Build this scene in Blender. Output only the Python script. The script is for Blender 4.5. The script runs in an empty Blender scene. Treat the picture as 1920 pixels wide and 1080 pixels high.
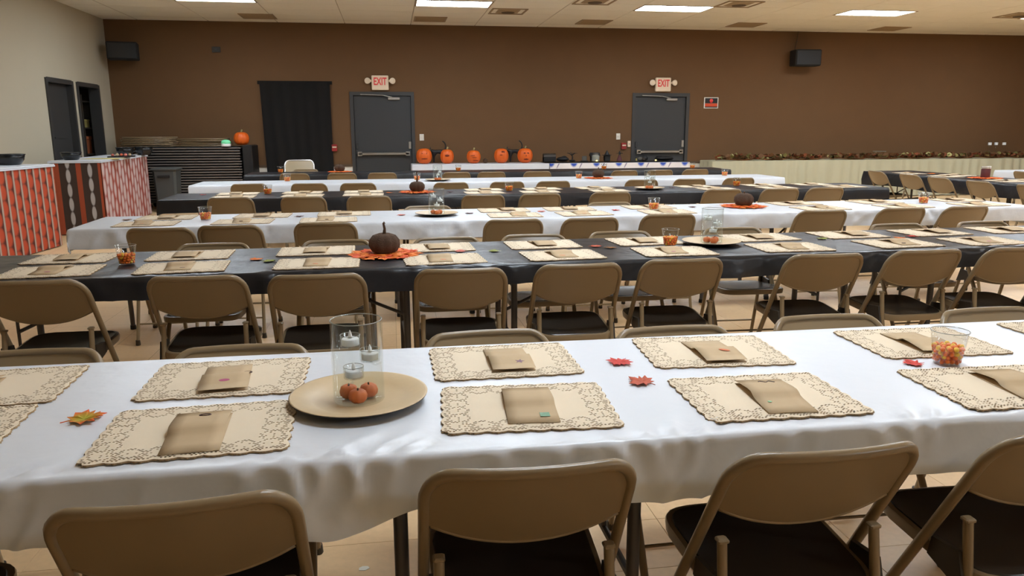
import bpy, bmesh, math, random
from mathutils import Vector, Matrix, noise
R = math.radians
sin, cos, pi = math.sin, math.cos, math.pi
random.seed(7)
sc = bpy.context.scene
col = sc.collection

# ------------------------------------------------------------------ camera
CAM_H = 1.39
def cam_axes(p, y, r):
    f = Vector((sin(y)*cos(p), cos(y)*cos(p), -sin(p)))
    rt = Vector((cos(y), -sin(y), 0)); dn = f.cross(rt)
    return rt*cos(r)-dn*sin(r), rt*sin(r)+dn*cos(r), f
rt, dn, fw = cam_axes(R(11.72), R(8.93), R(-.17))
cd = bpy.data.cameras.new('camera'); cam = bpy.data.objects.new('camera', cd); col.objects.link(cam)
cd.sensor_width = 36; cd.lens = 36*1430/1920; cd.clip_start = .05; cd.clip_end = 100
cam.matrix_world = Matrix(((rt.x, -dn.x, -fw.x, 0), (rt.y, -dn.y, -fw.y, 0), (rt.z, -dn.z, -fw.z, CAM_H), (0, 0, 0, 1)))
sc.camera = cam
# ------------------------------------------------------------------ world, exposure
w = bpy.data.worlds.new('world'); sc.world = w; w.use_nodes = True
w.node_tree.nodes['Background'].inputs[0].default_value = (.02, .02, .02, 1)
w.node_tree.nodes['Background'].inputs[1].default_value = .2
vs = sc.view_settings
vs.view_transform = 'Standard'; vs.look = 'None'; vs.gamma = 1; vs.use_curve_mapping = False
vs.exposure = 0.0
LIGHT = 32.5          # radiance of the fluorescent lenses
LIGHT_ROWS = [12.75, 9.09, 5.43, 2.38, -1.89]  # last two rows are added out of view to light front tables and chairs
LIGHT_COLS = [-2.57, 1.08, 4.73, 8.38, 12.03]
UNLIT_CELLS = {(2, 0), (3, 0), (3, 2), (4, 0), (4, 1), (4, 4)}      # unseen grid places left empty to tune the light near the camera
CEIL = 3.35
BACK = 15.3
LEFT = -4.99
RIGHT = 14.8
FRONT = -4.2

# ------------------------------------------------------------------ materials
def lin(c):
    return tuple(((v/255)/12.92 if v <= 10 else (((v/255)+.055)/1.055)**2.4) for v in c)
MATS = {}
def mat(name, rgb, rough=.6, metal=0, spec=.5, noise_amt=0, scale=20, bump=0, bscale=60, coat=0, emit=None, estr=0, stretch=None, sheen=0):
    m = bpy.data.materials.new(name); m.use_nodes = True; nt = m.node_tree
    b = nt.nodes['Principled BSDF']; c = lin(rgb)+(1,)
    b.inputs['Base Color'].default_value = c; b.inputs['Roughness'].default_value = rough
    b.inputs['Metallic'].default_value = metal; b.inputs['Specular IOR Level'].default_value = spec
    if coat: b.inputs['Coat Weight'].default_value = coat; b.inputs['Coat Roughness'].default_value = .15
    if emit: b.inputs['Emission Color'].default_value = lin(emit)+(1,); b.inputs['Emission Strength'].default_value = estr
    if noise_amt or bump:
        tc = nt.nodes.new('ShaderNodeTexCoord'); mp = nt.nodes.new('ShaderNodeMapping')
        nt.links.new(tc.outputs['Object'], mp.inputs['Vector'])
        if stretch: mp.inputs['Scale'].default_value = stretch
    if noise_amt:
        n = nt.nodes.new('ShaderNodeTexNoise'); n.inputs['Scale'].default_value = scale; n.inputs['Detail'].default_value = 4
        nt.links.new(mp.outputs[0], n.inputs['Vector'])
        mx = nt.nodes.new('ShaderNodeMix'); mx.data_type = 'RGBA'
        mx.inputs[6].default_value = tuple(v*(1-noise_amt) for v in c[:3])+(1,)
        mx.inputs[7].default_value = tuple(min(1, v*(1+noise_amt)) for v in c[:3])+(1,)
        nt.links.new(n.outputs['Fac'], mx.inputs[0]); nt.links.new(mx.outputs[2], b.inputs['Base Color'])
    if bump:
        n2 = nt.nodes.new('ShaderNodeTexNoise'); n2.inputs['Scale'].default_value = bscale; n2.inputs['Detail'].default_value = 3
        nt.links.new(mp.outputs[0], n2.inputs['Vector'])
        bp = nt.nodes.new('ShaderNodeBump'); bp.inputs['Strength'].default_value = bump; bp.inputs['Distance'].default_value = .01
        nt.links.new(n2.outputs['Fac'], bp.inputs['Height']); nt.links.new(bp.outputs[0], b.inputs['Normal'])
    MATS[name] = m
    return m
def glassmat(name, tint, fac):
    m = bpy.data.materials.new(name); m.use_nodes = True; nt = m.node_tree; nt.nodes.clear()
    o = nt.nodes.new('ShaderNodeOutputMaterial'); t = nt.nodes.new('ShaderNodeBsdfTransparent'); g = nt.nodes.new('ShaderNodeBsdfGlossy')
    t.inputs[0].default_value = tint+(1,); g.inputs['Roughness'].default_value = .03; g.inputs[0].default_value = (.95, .97, .97, 1)
    lw = nt.nodes.new('ShaderNodeLayerWeight'); lw.inputs[0].default_value = .5
    pw = nt.nodes.new('ShaderNodeMath'); pw.operation = 'POWER'; pw.inputs[1].default_value = 3.5; nt.links.new(lw.outputs['Facing'], pw.inputs[0])
    mm = nt.nodes.new('ShaderNodeMath'); mm.operation = 'MULTIPLY_ADD'; mm.inputs[1].default_value = fac; mm.inputs[2].default_value = .03; nt.links.new(pw.outputs[0], mm.inputs[0])
    mx = nt.nodes.new('ShaderNodeMixShader')
    nt.links.new(mm.outputs[0], mx.inputs[0]); nt.links.new(t.outputs[0], mx.inputs[1]); nt.links.new(g.outputs[0], mx.inputs[2])
    nt.links.new(mx.outputs[0], o.inputs[0]); MATS[name] = m
    return m
class NX:      # tiny node-expression helper for printed cloth patterns
    def __init__(s, nt): s.nt = nt
    def m(s, op, *a):
        n = s.nt.nodes.new('ShaderNodeMath'); n.operation = op
        for i, v in enumerate(a):
            if isinstance(v, (int, float)): n.inputs[i].default_value = v
            else: s.nt.links.new(v, n.inputs[i])
        return n.outputs[0]
    def mix(s, f, a, b):
        n = s.nt.nodes.new('ShaderNodeMix'); n.data_type = 'RGBA'; s.nt.links.new(f, n.inputs[0])
        for k, v in ((6, a), (7, b)):
            if isinstance(v, tuple): n.inputs[k].default_value = lin(v)+(1,)
            else: s.nt.links.new(v, n.inputs[k])
        return n.outputs[2]
    def ellipse(s, u, v, cw, chh, ra, rb, stagger=.5, soft=.25):
        cu = s.m('DIVIDE', u, cw); fl = s.m('FLOOR', cu); a = s.m('SUBTRACT', s.m('FRACT', cu), .5)
        sh = s.m('MULTIPLY', s.m('FRACT', s.m('MULTIPLY', fl, stagger)), 1.0)
        b = s.m('SUBTRACT', s.m('FRACT', s.m('ADD', s.m('DIVIDE', v, chh), sh)), .5)
        d = s.m('ADD', s.m('POWER', s.m('DIVIDE', s.m('ABSOLUTE', a), ra), 2.0), s.m('POWER', s.m('DIVIDE', s.m('ABSOLUTE', b), rb), 2.0))
        r = s.nt.nodes.new('ShaderNodeMapRange'); s.nt.links.new(d, r.inputs[0]); r.inputs[1].default_value = 1-soft; r.inputs[2].default_value = 1+soft
        r.inputs[3].default_value = 1; r.inputs[4].default_value = 0
        return r.outputs[0]
def printmat(name, fn, rough=.75):
    m = bpy.data.materials.new(name); m.use_nodes = True; nt = m.node_tree; b = nt.nodes['Principled BSDF']; b.inputs['Roughness'].default_value = rough
    tc = nt.nodes.new('ShaderNodeTexCoord'); sp = nt.nodes.new('ShaderNodeSeparateXYZ'); nt.links.new(tc.outputs['UV'], sp.inputs[0])
    nt.links.new(fn(NX(nt), sp.outputs[0], sp.outputs[1]), b.inputs['Base Color']); MATS[name] = m
    return m
def pumpkin_print(x, u, v):
    blob = x.ellipse(u, v, .14, .17, .42, .50, .37, .4)
    c = x.mix(blob, (80, 30, 16), (182, 68, 32))
    band = x.m('LESS_THAN', x.m('ABSOLUTE', x.m('SUBTRACT', x.m('FRACT', x.m('DIVIDE', u, .14)), .0)), .26)
    return x.mix(band, c, (168, 152, 138))
def leaf_print(x, u, v):
    return x.mix(x.ellipse(u, v, .17, .25, .36, .47, .43, .5), (150, 66, 48), (196, 172, 168))
def stripe_print(x, u, v):
    chain = x.ellipse(u, v, .27, .19, .105, .47, .37, .3)
    c = x.mix(chain, (60, 42, 32), (180, 172, 170))
    st = x.m('LESS_THAN', x.m('FRACT', x.m('DIVIDE', x.m('ADD', u, .03), .27)), .24)
    return x.mix(st, c, (160, 70, 38))
def blue_print(x, u, v):
    bl = x.ellipse(u, v, .45, .32, .16, .34, 0, .35)
    tw = x.ellipse(x.m('ADD', x.m('ADD', u, .22), x.m('MULTIPLY', v, -.5)), v, .45, .3, .03, .3, 0, .3)
    c = x.mix(tw, (232, 226, 224), (150, 140, 160))
    return x.mix(bl, c, (52, 84, 182))
def leafgrad(x, u, v):
    return x.mix(x.m('SMOOTH_MIN', x.m('MULTIPLY', x.m('ADD', x.m('MULTIPLY', u, u), x.m('MULTIPLY', v, v)), 900.0), 1.0, .1), (168, 160, 40), (236, 92, 40))
mat('wall_brown', (105, 75, 45), .85, noise_amt=.07, scale=3, bump=.15, bscale=90)
mat('wall_cream', (188, 177, 154), .8, noise_amt=.02, scale=2, bump=.06, bscale=120)
mat('wall_dark', (70, 62, 54), .9)
mat('white_paint', (225, 218, 205), .55)
mat('rail_brown', (86, 64, 42), .6)
mat('floor_tile', (222, 186, 140), .38, noise_amt=.10, scale=45, bump=.02, bscale=200)
mat('floor_tile_b', (217, 181, 137), .40, noise_amt=.11, scale=38, bump=.02, bscale=200)
mat('grout', (140, 112, 82), .9)
mat('ceiling_tile', (246, 238, 220), .95, noise_amt=.03, scale=40, bump=.1, bscale=180)
mat('ceiling_grid', (196, 178, 152), .8)
mat('vent_metal', (165, 140, 106), .6)
mat('vent_dark', (96, 78, 58), .8)
mat('troffer_frame', (160, 140, 112), .5)
mat('lens', (255, 255, 255), .4, emit=(230, 243, 255), estr=LIGHT)
mat('door_grey', (52, 53, 54), .5, noise_amt=.02, scale=3)
mat('frame_grey', (56, 55, 54), .5)
mat('steel', (176, 172, 164), .32, metal=.9)
mat('black_cloth', (15, 12, 11), .95)
mat('plastic_white', (221, 224, 230), .34, spec=.5, bump=.35, bscale=11)
mat('plastic_black', (31, 32, 37), .32, spec=.5, bump=.8, bscale=7)
mat('chair_brown', (141, 120, 90), .30, spec=.5, noise_amt=.04, scale=6)
mat('chair_seat', (116, 97, 72), .28, spec=.5)
mat('chair_dark', (52, 44, 36), .5)
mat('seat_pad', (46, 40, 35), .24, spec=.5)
mat('chair_tan', (160, 142, 112), .4)
mat('chrome', (225, 222, 216), .25, metal=.7)
mat('table_leg', (92, 88, 88), .42, metal=.4)
mat('table_top', (120, 104, 86), .6)
mat('doily', (232, 214, 186), .85)
mat('doily_edge_hole_shade', (168, 140, 104), .9)  # brown of the mat edge, also the shade painted behind the lace holes
mat('kraft', (194, 168, 132), .8, noise_amt=.03, scale=50)
mat('charger', (206, 180, 140), .42, noise_amt=.05, scale=60)
mat('tealight', (246, 246, 246), .5)
mat('flame', (250, 250, 248), .35)
mat('mini_pumpkin', (222, 110, 44), .5, noise_amt=.08, scale=30)
mat('pumpkin', (222, 96, 18), .5, noise_amt=.06, scale=8)
mat('pumpkin_dark', (120, 44, 14), .8)
mat('stem', (150, 140, 92), .8)
mat('stem_brown', (84, 58, 38), .9)
mat('twine', (84, 62, 46), .95, noise_amt=.3, scale=60, bump=.8, bscale=90, stretch=(1, 1, 5))
mat('black', (18, 17, 18), .55)
mat('black_gloss', (24, 26, 28), .2)
mat('grey_bin', (72, 74, 72), .6)
mat('dark_table', (58, 54, 52), .6)
mat('table_edge', (124, 114, 106), .5)
mat('leaf_orange', (236, 124, 44), .7, noise_amt=.25, scale=18)
mat('leaf_deep', (222, 84, 34), .7, noise_amt=.2, scale=18)
mat('leaf_red', (206, 62, 50), .7, noise_amt=.2, scale=40)
mat('leaf_rust', (190, 84, 52), .7, noise_amt=.3, scale=40)
mat('leaf_green', (140, 146, 66), .7, noise_amt=.2, scale=30)
mat('leaf_pink', (212, 116, 98), .7)
mat('leaf_dark', (92, 44, 46), .7)
mat('leaf_brown', (140, 92, 48), .8)
mat('leaf_yellow', (206, 190, 110), .7)
printmat('leaf_mixed', leafgrad)
mat('garland_brown', (104, 70, 38), .8); mat('garland_rust', (126, 66, 34), .8); mat('garland_green', (112, 104, 52), .8); mat('garland_yellow', (176, 170, 112), .8)
mat('candy_orange', (244, 128, 44), .35)
mat('candy_yellow', (248, 204, 64), .35)
mat('skirt_cream', (188, 184, 156), .7)
mat('red', (196, 58, 56), .5, emit=(220, 50, 46), estr=.25)
mat('sign_face', (236, 214, 186), .6)
mat('alarm_red', (150, 40, 36), .45)
mat('sign_black', (26, 18, 16), .6)
mat('sign_orange', (210, 74, 30), .6)
mat('speaker', (26, 24, 24), .8)
mat('sticker_green', (70, 130, 76), .4, noise_amt=.8, scale=120)
mat('sticker_pink', (176, 70, 112), .5)
mat('sticker_purple', (130, 92, 110), .6)
mat('sticker_orange', (222, 116, 60), .5)
mat('sticker_brown', (80, 52, 44), .5)
mat('sticker_pale', (150, 196, 150), .5)
mat('green_glow', (120, 210, 160), .5, emit=(110, 230, 160), estr=.2)
mat('warm_led', (255, 230, 140), .5, emit=(255, 214, 110), estr=4)
mat('box_yellow', (170, 156, 90), .7)
mat('box_orange', (150, 82, 46), .7)
mat('paper', (226, 220, 206), .8)
mat('stone_grey', (90, 86, 80), .8)
mat('jar_grey', (150, 150, 140), .3)
printmat('pumpkin_print', pumpkin_print); printmat('leaf_print', leaf_print); printmat('stripe_print', stripe_print); printmat('blue_print', blue_print)
glassmat('glass', (.96, .97, .965), .32); glassmat('cup_plastic', (.95, .95, .95), .30)

# ------------------------------------------------------------------ mesh helpers
class MB:
    def __init__(s): s.v = []; s.f = []; s.uv = None
    def add(s, v, f):
        k = len(s.v); s.v += [tuple(p) for p in v]; s.f += [tuple(i+k for i in q) for q in f]; return s
    def box(s, x0, x1, y0, y1, z0, z1):
        return s.add([(x0, y0, z0), (x1, y0, z0), (x1, y1, z0), (x0, y1, z0), (x0, y0, z1), (x1, y0, z1), (x1, y1, z1), (x0, y1, z1)],
                     [(0, 3, 2, 1), (4, 5, 6, 7), (0, 1, 5, 4), (1, 2, 6, 5), (2, 3, 7, 6), (3, 0, 4, 7)])
    def bbox(s, x0, x1, y0, y1, z0, z1, b):           # chamfered box
        v = []; 
        for z, i in ((z0, b), (z0+b, 0), (z1-b, 0), (z1, b)):
            for (x, y) in ((x0+i+b, y0+i), (x1-i-b, y0+i), (x1-i, y0+i+b), (x1-i, y1-i-b), (x1-i-b, y1-i), (x0+i+b, y1-i), (x0+i, y1-i-b), (x0+i, y0+i+b)): v.append((x, y, z))
        f = [tuple(range(7, -1, -1)), tuple(range(24, 32))]
        for r in range(3):
            for k in range(8): f.append((r*8+k, r*8+(k+1) % 8, r*8+8+(k+1) % 8, r*8+8+k))
        return s.add(v, f)
    def tube(s, pts, r, n=8, closed=False, cap=True):
        P = [Vector(p) for p in pts]; m = len(P); rr = r if isinstance(r, (list, tuple)) else [r]*m
        T = []
        for i in range(m):
            a = P[i-1] if (i > 0 or closed) else P[i]; b = P[(i+1) % m] if (i < m-1 or closed) else P[i]
            T.append((b-a).normalized())
        up = Vector((0, 0, 1)) if abs(T[0].z) < .9 else Vector((1, 0, 0))
        nrm = (up - T[0]*up.dot(T[0])).normalized(); v = []
        for i in range(m):
            nrm = (nrm - T[i]*nrm.dot(T[i])).normalized(); bi = T[i].cross(nrm)
            for k in range(n):
                a = 2*pi*k/n; v.append(P[i]+(nrm*cos(a)+bi*sin(a))*rr[i])
        f = []
        for i in range(m if closed else m-1):
            j = (i+1) % m
            for k in range(n): f.append((i*n+k, i*n+(k+1) % n, j*n+(k+1) % n, j*n+k))
        if cap and not closed: f += [tuple(range(n-1, -1, -1)), tuple(range((m-1)*n, m*n))]
        return s.add(v, f)
    def lathe(s, prof, n=24, ribs=0, amp=0, c=(0, 0, 0), capb=True, capt=True):
        v = []; m = len(prof)
        for (r, z) in prof:
            for k in range(n):
                a = 2*pi*k/n; q = r*(1-amp*abs(cos(ribs*a/2))**6) if ribs else r
                v.append((c[0]+q*cos(a), c[1]+q*sin(a), c[2]+z))
        f = []
        for i in range(m-1):
            for k in range(n): f.append((i*n+k, i*n+(k+1) % n, (i+1)*n+(k+1) % n, (i+1)*n+k))
        if capb: f.append(tuple(range(n-1, -1, -1)))
        if capt: f.append(tuple(range((m-1)*n, m*n)))
        return s.add(v, f)
    def prism(s, outline, z0, z1):
        n = len(outline)
        return s.add([(x, y, z0) for x, y in outline]+[(x, y, z1) for x, y in outline],
                     [tuple(range(n-1, -1, -1)), tuple(range(n, 2*n))]+[(k, (k+1) % n, n+(k+1) % n, n+k) for k in range(n)])
    def ball(s, c, rx, ry, rz, n=8, m=5):
        v = [(c[0], c[1], c[2]-rz)]
        for i in range(1, m):
            t = -pi/2+pi*i/m
            for k in range(n): v.append((c[0]+rx*cos(t)*cos(2*pi*k/n), c[1]+ry*cos(t)*sin(2*pi*k/n), c[2]+rz*sin(t)))
        v.append((c[0], c[1], c[2]+rz)); f = []
        for k in range(n): f.append((0, 1+(k+1) % n, 1+k))
        for i in range(m-2):
            for k in range(n): f.append((1+i*n+k, 1+i*n+(k+1) % n, 1+(i+1)*n+(k+1) % n, 1+(i+1)*n+k))
        L = len(v)-1
        for k in range(n): f.append((1+(m-2)*n+k, 1+(m-2)*n+(k+1) % n, L))
        return s.add(v, f)
    def xf(s, mtx, k=0):
        s.v[k:] = [tuple(mtx @ Vector(p)) for p in s.v[k:]]; return s
    def mesh(s, name, m, smooth=False):
        me = bpy.data.meshes.new(name); me.from_pydata(s.v, [], s.f); 
        if s.uv:
            ul = me.uv_layers.new(name='UVMap')
            for lp in me.loops: ul.data[lp.index].uv = s.uv[lp.vertex_index]
        me.materials.append(MATS[m] if isinstance(m, str) else m)
        if smooth: me.shade_smooth()
        me.update(); return me
    def build(s, name, m, parent=None, smooth=False, auto=None):
        me = s.mesh(name, m, smooth)
        if auto:
            me.shade_smooth(); me.set_sharp_from_angle(angle=R(auto))
        return link(name, me, parent)
def link(name, me, parent=None):
    o = bpy.data.objects.new(name, me); col.objects.link(o)
    if parent: o.parent = parent
    return o
def tag(o, label, cat, group=None, kind=None):
    o['label'] = label; o['category'] = cat
    if group: o['group'] = group
    if kind: o['kind'] = kind
    return o
def thing(name, loc, rz=0):
    o = bpy.data.objects.new(name, None); col.objects.link(o); o.location = loc; o.rotation_euler.z = rz
    o.empty_display_size = .1
    return o
def dup(o, parent=None):
    c = o.copy(); col.objects.link(c)
    if parent: c.parent = parent
    for ch in KIDS.get(o.name, []): dup(ch, c)
    return c
KIDS = {}
def freeze(o):                                     # remember a prototype's tree once
    for ch in list(o.children): KIDS.setdefault(o.name, []).append(ch); freeze(ch)
    return o
def struct(o): o['kind'] = 'structure'; return o
ORD = 'first second third fourth fifth sixth seventh eighth ninth tenth eleventh twelfth thirteenth fourteenth fifteenth sixteenth seventeenth eighteenth nineteenth twentieth'.split()
def fromtop(k, n): return 'topmost' if k == n-1 else 'bottom one' if k == 0 else ORD[n-1-k]+' from top'
def nth(i, n):
    return 'leftmost' if i == 0 else 'rightmost' if i == n-1 else ORD[i]+' from left'

# ------------------------------------------------------------------ room shell
D1 = (-.725, .497); D2 = (4.88, 6.09); DH = 2.11
def wallboxes(name, boxes, m):
    b = MB()
    for q in boxes: b.box(*q)
    return struct(b.build(name, m))
fl = struct(MB().box(LEFT-1.6, RIGHT, FRONT, BACK+.2, -.12, -.003).build('floor', 'grout'))
TS = .3048
gx0, gx1 = int((LEFT-.05)//TS), int(RIGHT//TS); gy0, gy1 = int(FRONT//TS), int(BACK//TS)
tile = MB().bbox(.0008, TS-.0008, .0008, TS-.0008, -.003, 0, .0006)
tmesh = [tile.mesh('tile', 'floor_tile'), tile.mesh('tile', 'floor_tile_b')]
rest = MB(); nt_ = 0
for j in range(gy0, gy1+1):
    for i in range(gx0, gx1+1):
        if -5 <= i < 15 and 4 <= j < 19:
            o = link('tile', tmesh[(i*7+j*3+(i*j) % 5) % 2], fl); o.location = (i*TS, j*TS, 0)
        else:
            x0, y0 = i*TS+.0008, j*TS+.0008; x1, y1 = min(x0+TS-.0016, RIGHT), min(y0+TS-.0016, BACK)
            x0 = max(x0, LEFT)
            if x1 > x0 and y1 > y0: rest.add([(x0, y0, 0), (x1, y0, 0), (x1, y1, 0), (x0, y1, 0)], [(0, 1, 2, 3)])
o = rest.build('tile_field', 'floor_tile', fl); o['kind'] = 'stuff'
wb = wallboxes('wall_back', [(LEFT-.15, D1[0], BACK, BACK+.2, 0, CEIL+.1), (D1[1], D2[0], BACK, BACK+.2, 0, CEIL+.1), (D2[1], RIGHT+.15, BACK, BACK+.2, 0, CEIL+.1),
     (D1[0], D1[1], BACK, BACK+.2, DH, CEIL+.1), (D2[0], D2[1], BACK, BACK+.2, DH, CEIL+.1)], 'wall_brown')
wallboxes('trim_1', [(LEFT, D1[0], BACK-.012, BACK, 0, .70), (D1[1], D2[0], BACK-.012, BACK, 0, .70), (D2[1], RIGHT, BACK-.012, BACK, 0, .70)], 'white_paint')
wallboxes('trim_2', [(LEFT, D1[0], BACK-.026, BACK, .70, .745), (D1[1], D2[0], BACK-.026, BACK, .70, .745), (D2[1], RIGHT, BACK-.026, BACK, .70, .745)], 'rail_brown')
LD = [(12.56, 13.56), (13.72, 14.70)]; LDH = 2.17
wallboxes('wall_left', [(LEFT-.14, LEFT, FRONT, LD[0][0], 0, CEIL+.1), (LEFT-.14, LEFT, LD[0][1], LD[1][0], 0, CEIL+.1), (LEFT-.14, LEFT, LD[1][1], BACK, 0, CEIL+.1),
     (LEFT-.14, LEFT, LD[0][0], LD[0][1], LDH, CEIL+.1), (LEFT-.14, LEFT, LD[1][0], LD[1][1], LDH, CEIL+.1)], 'wall_cream')
wallboxes('wall_right', [(RIGHT, RIGHT+.15, FRONT, BACK, 0, CEIL+.1)], 'wall_brown')
wallboxes('wall_front', [(LEFT-.14, RIGHT+.15, FRONT-.15, FRONT, 0, CEIL+.1)], 'wall_cream')
wallboxes('wall_closet', [(LEFT-1.6, LEFT-1.5, 12.3, 15.0, 0, 2.6), (LEFT-1.5, LEFT-.14, 12.2, 12.3, 0, 2.6), (LEFT-1.5, LEFT-.14, 13.59, 13.69, 0, 2.6), (LEFT-1.5, LEFT-.14, 14.95, 15.05, 0, 2.6), (LEFT-1.6, LEFT-.14, 12.2, 15.05, 2.6, 2.7)], 'wall_dark')
for k, (a, b) in enumerate(LD):
    f = MB()
    for q in ((a-.01, a+.055), (b-.055, b+.01)): f.box(LEFT-.15, LEFT+.02, q[0], q[1], 0, LDH)
    f.box(LEFT-.15, LEFT+.02, a+.055, b-.055, LDH-.06, LDH+.01)
    fr = struct(f.build('door_%d' % (k+3), 'frame_grey'))
    if k == 0:
        lf = MB().bbox(LEFT-.11, LEFT-.07, a+.06, b-.06, .01, LDH-.065, .004).build('door_leaf', 'frame_grey', fr)
        MB().box(LEFT-.068, LEFT-.055, a+.28, b-.28, 1.28, 1.30).build('door_rail', 'frame_grey', lf)
# closet shelf with goods behind the second opening
sh = thing('storage_shelf', (LEFT-.44, 14.64, 0)); tag(sh, 'dark storage shelf seen through the second doorway in the left wall', 'shelf')
for z in (.5, 1.0, 1.45, 1.9): MB().box(-.25, .25, -.25, .25, z-.02, z).build('shelf_board', 'chair_dark', sh)
for x in (-.23, .23):
    for y in (-.23, .23): MB().box(x-.02, x+.02, y-.02, y+.02, 0, 2.0).build('post', 'chair_dark', sh)
for (y, z, wd, h, m, lb) in ((-.0, 1.45, .40, .14, 'box_yellow', 'yellowish box on the storage shelf inside the doorway'), (-.0, 1.0, .40, .30, 'box_orange', 'orange brown box on the storage shelf inside the doorway'), (-.0, .5, .3, .22, 'paper', 'pale box low on the storage shelf inside the doorway')):
    t = thing('storage_box', (LEFT-.44, 14.64+y, z+.001)); tag(t, lb, 'box', 'boxes on the storage shelf')
    MB().bbox(-.15, .18, -wd/2, wd/2, 0, h*.8, .005).build('body', m, t); MB().bbox(-.16, .19, -wd/2-.01, wd/2+.01, h*.8, h, .005).build('lid', m, t)
# steel exit doors
def exit_door(n, x0, x1):
    f = MB()
    f.box(x0, x0+.065, BACK-.02, BACK+.12, 0, DH).box(x1-.065, x1, BACK-.02, BACK+.12, 0, DH).box(x0+.065, x1-.065, BACK-.02, BACK+.12, DH-.07, DH)
    fr = struct(f.build('door_%d' % n, 'frame_grey'))
    lf = MB().bbox(x0+.068, x1-.068, BACK+.02, BACK+.065, .01, DH-.075, .004).build('door_leaf', 'door_grey', fr)
    b = MB().bbox(x0+.12, x1-.12, BACK-.055, BACK-.02, .915, .965, .01)
    b.box(x0+.11, x0+.19, BACK-.055, BACK+.02, .90, .98).box(x1-.19, x1-.11, BACK-.055, BACK+.02, .90, .98)
    b.build('panic_bar', 'steel', lf)
    MB().bbox(x1-.13, x1-.075, BACK+.0, BACK+.02, 1.03, 1.17, .006).build('lock_plate', 'steel', lf)
    MB().bbox(x0+.085, x0+.13, BACK+.005, BACK+.02, 1.03, 1.14, .006).build('strike_plate', 'frame_grey', lf)
    MB().bbox(x0+.72, x0+.95, BACK-.03, BACK+.02, DH-.15, DH-.10, .008).build('closer_body', 'steel', lf)
    MB().tube([(x0+.80, BACK-.035, DH-.10), (x0+.62, BACK-.06, DH-.065), (x0+.2, BACK-.03, DH-.05)], .009, 6).build('closer_arm', 'steel', lf)
    MB().box(x0+.07, x1-.07, BACK-.005, BACK+.02, .012, .22).build('kick_plate', 'frame_grey', lf)
exit_door(1, *D1); exit_door(2, *D2)
wallboxes('wall_vestibule', [(D1[0]-.1, D1[1]+.1, BACK+.2, BACK+.3, 0, 2.5), (D2[0]-.1, D2[1]+.1, BACK+.2, BACK+.3, 0, 2.5)], 'wall_dark')
# ceiling
ce = struct(MB().box(LEFT-.15, RIGHT+.15, FRONT-.15, BACK+.2, CEIL+.012, CEIL+.12).build('ceiling', 'ceiling_grid'))
CW, CD = 1.22, .61
ox, oy = LIGHT_COLS[1]-CW/2, LIGHT_ROWS[0]-CD/2
ctile = MB().bbox(.006, CW-.006, .006, CD-.006, CEIL, CEIL+.012, .003).mesh('ceiling_tile', 'ceiling_tile')
crest = MB()
lightcells = set()
for r, y in enumerate(LIGHT_ROWS):
    for c, x in enumerate(LIGHT_COLS):
        if (r, c) in UNLIT_CELLS: continue
        lightcells.add((round((x-CW/2-ox)/CW), round((y-CD/2-oy)/CD)))
for j in range(int((FRONT-oy)//CD), int((BACK-oy)//CD)+1):
    for i in range(int((LEFT-ox)//CW), int((RIGHT-ox)//CW)+1):
        if (i, j) in lightcells: continue
        x0, y0 = ox+i*CW, oy+j*CD
        if x0 >= LEFT and x0+CW <= RIGHT and y0 >= 10.2 and y0+CD <= BACK:
            o = link('ceiling_tile', ctile, ce); o.location = (x0, y0, 0)
        else:
            a, b, c, d = max(x0+.006, LEFT), min(x0+CW-.006, RIGHT), max(y0+.006, FRONT), min(y0+CD-.006, BACK)
            if b > a and d > c: crest.add([(a, c, CEIL), (a, d, CEIL), (b, d, CEIL), (b, c, CEIL)], [(0, 1, 2, 3)])
o = crest.build('ceiling_tile_field', 'ceiling_tile', ce); o['kind'] = 'stuff'
# recessed fluorescent troffers
def make_troffer():
    t = thing('ceiling_light', (0, 0, CEIL))
    b = MB()
    b.box(-CW/2+.004, CW/2-.004, -CD/2+.004, -CD/2+.03, -.006, .011).box(-CW/2+.004, CW/2-.004, CD/2-.03, CD/2-.004, -.006, .011)
    b.box(-CW/2+.004, -CW/2+.03, -CD/2+.03, CD/2-.03, -.006, .011).box(CW/2-.03, CW/2-.004, -CD/2+.03, CD/2-.03, -.006, .011)
    b.build('frame', 'troffer_frame', t)
    MB().box(-CW/2+.03, CW/2-.03, -CD/2+.03, CD/2-.03, 0, .011).build('lens', 'lens', t)
    MB().box(-CW/2+.03, CW/2-.03, -.007, .007, -.005, -.0005).build('divider', 'troffer_frame', t)
    return t
tp = freeze(make_troffer()); first = True
RL = ['over the rear tables', 'over the middle tables', 'over the front black table', 'added unseen over the front white table', 'added unseen behind the camera']
for r, y in enumerate(LIGHT_ROWS):
    cs = [c for c in range(len(LIGHT_COLS)) if (r, c) not in UNLIT_CELLS]
    for c, x in enumerate(LIGHT_COLS):
        if c not in cs: continue
        t = tp if first else dup(tp); first = False; t.location = (x, y, CEIL)
        tag(t, 'bright recessed fluorescent ceiling light %s, %s' % (RL[r], nth(cs.index(c), len(cs))), 'ceiling light', 'fluorescent ceiling lights')
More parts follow.
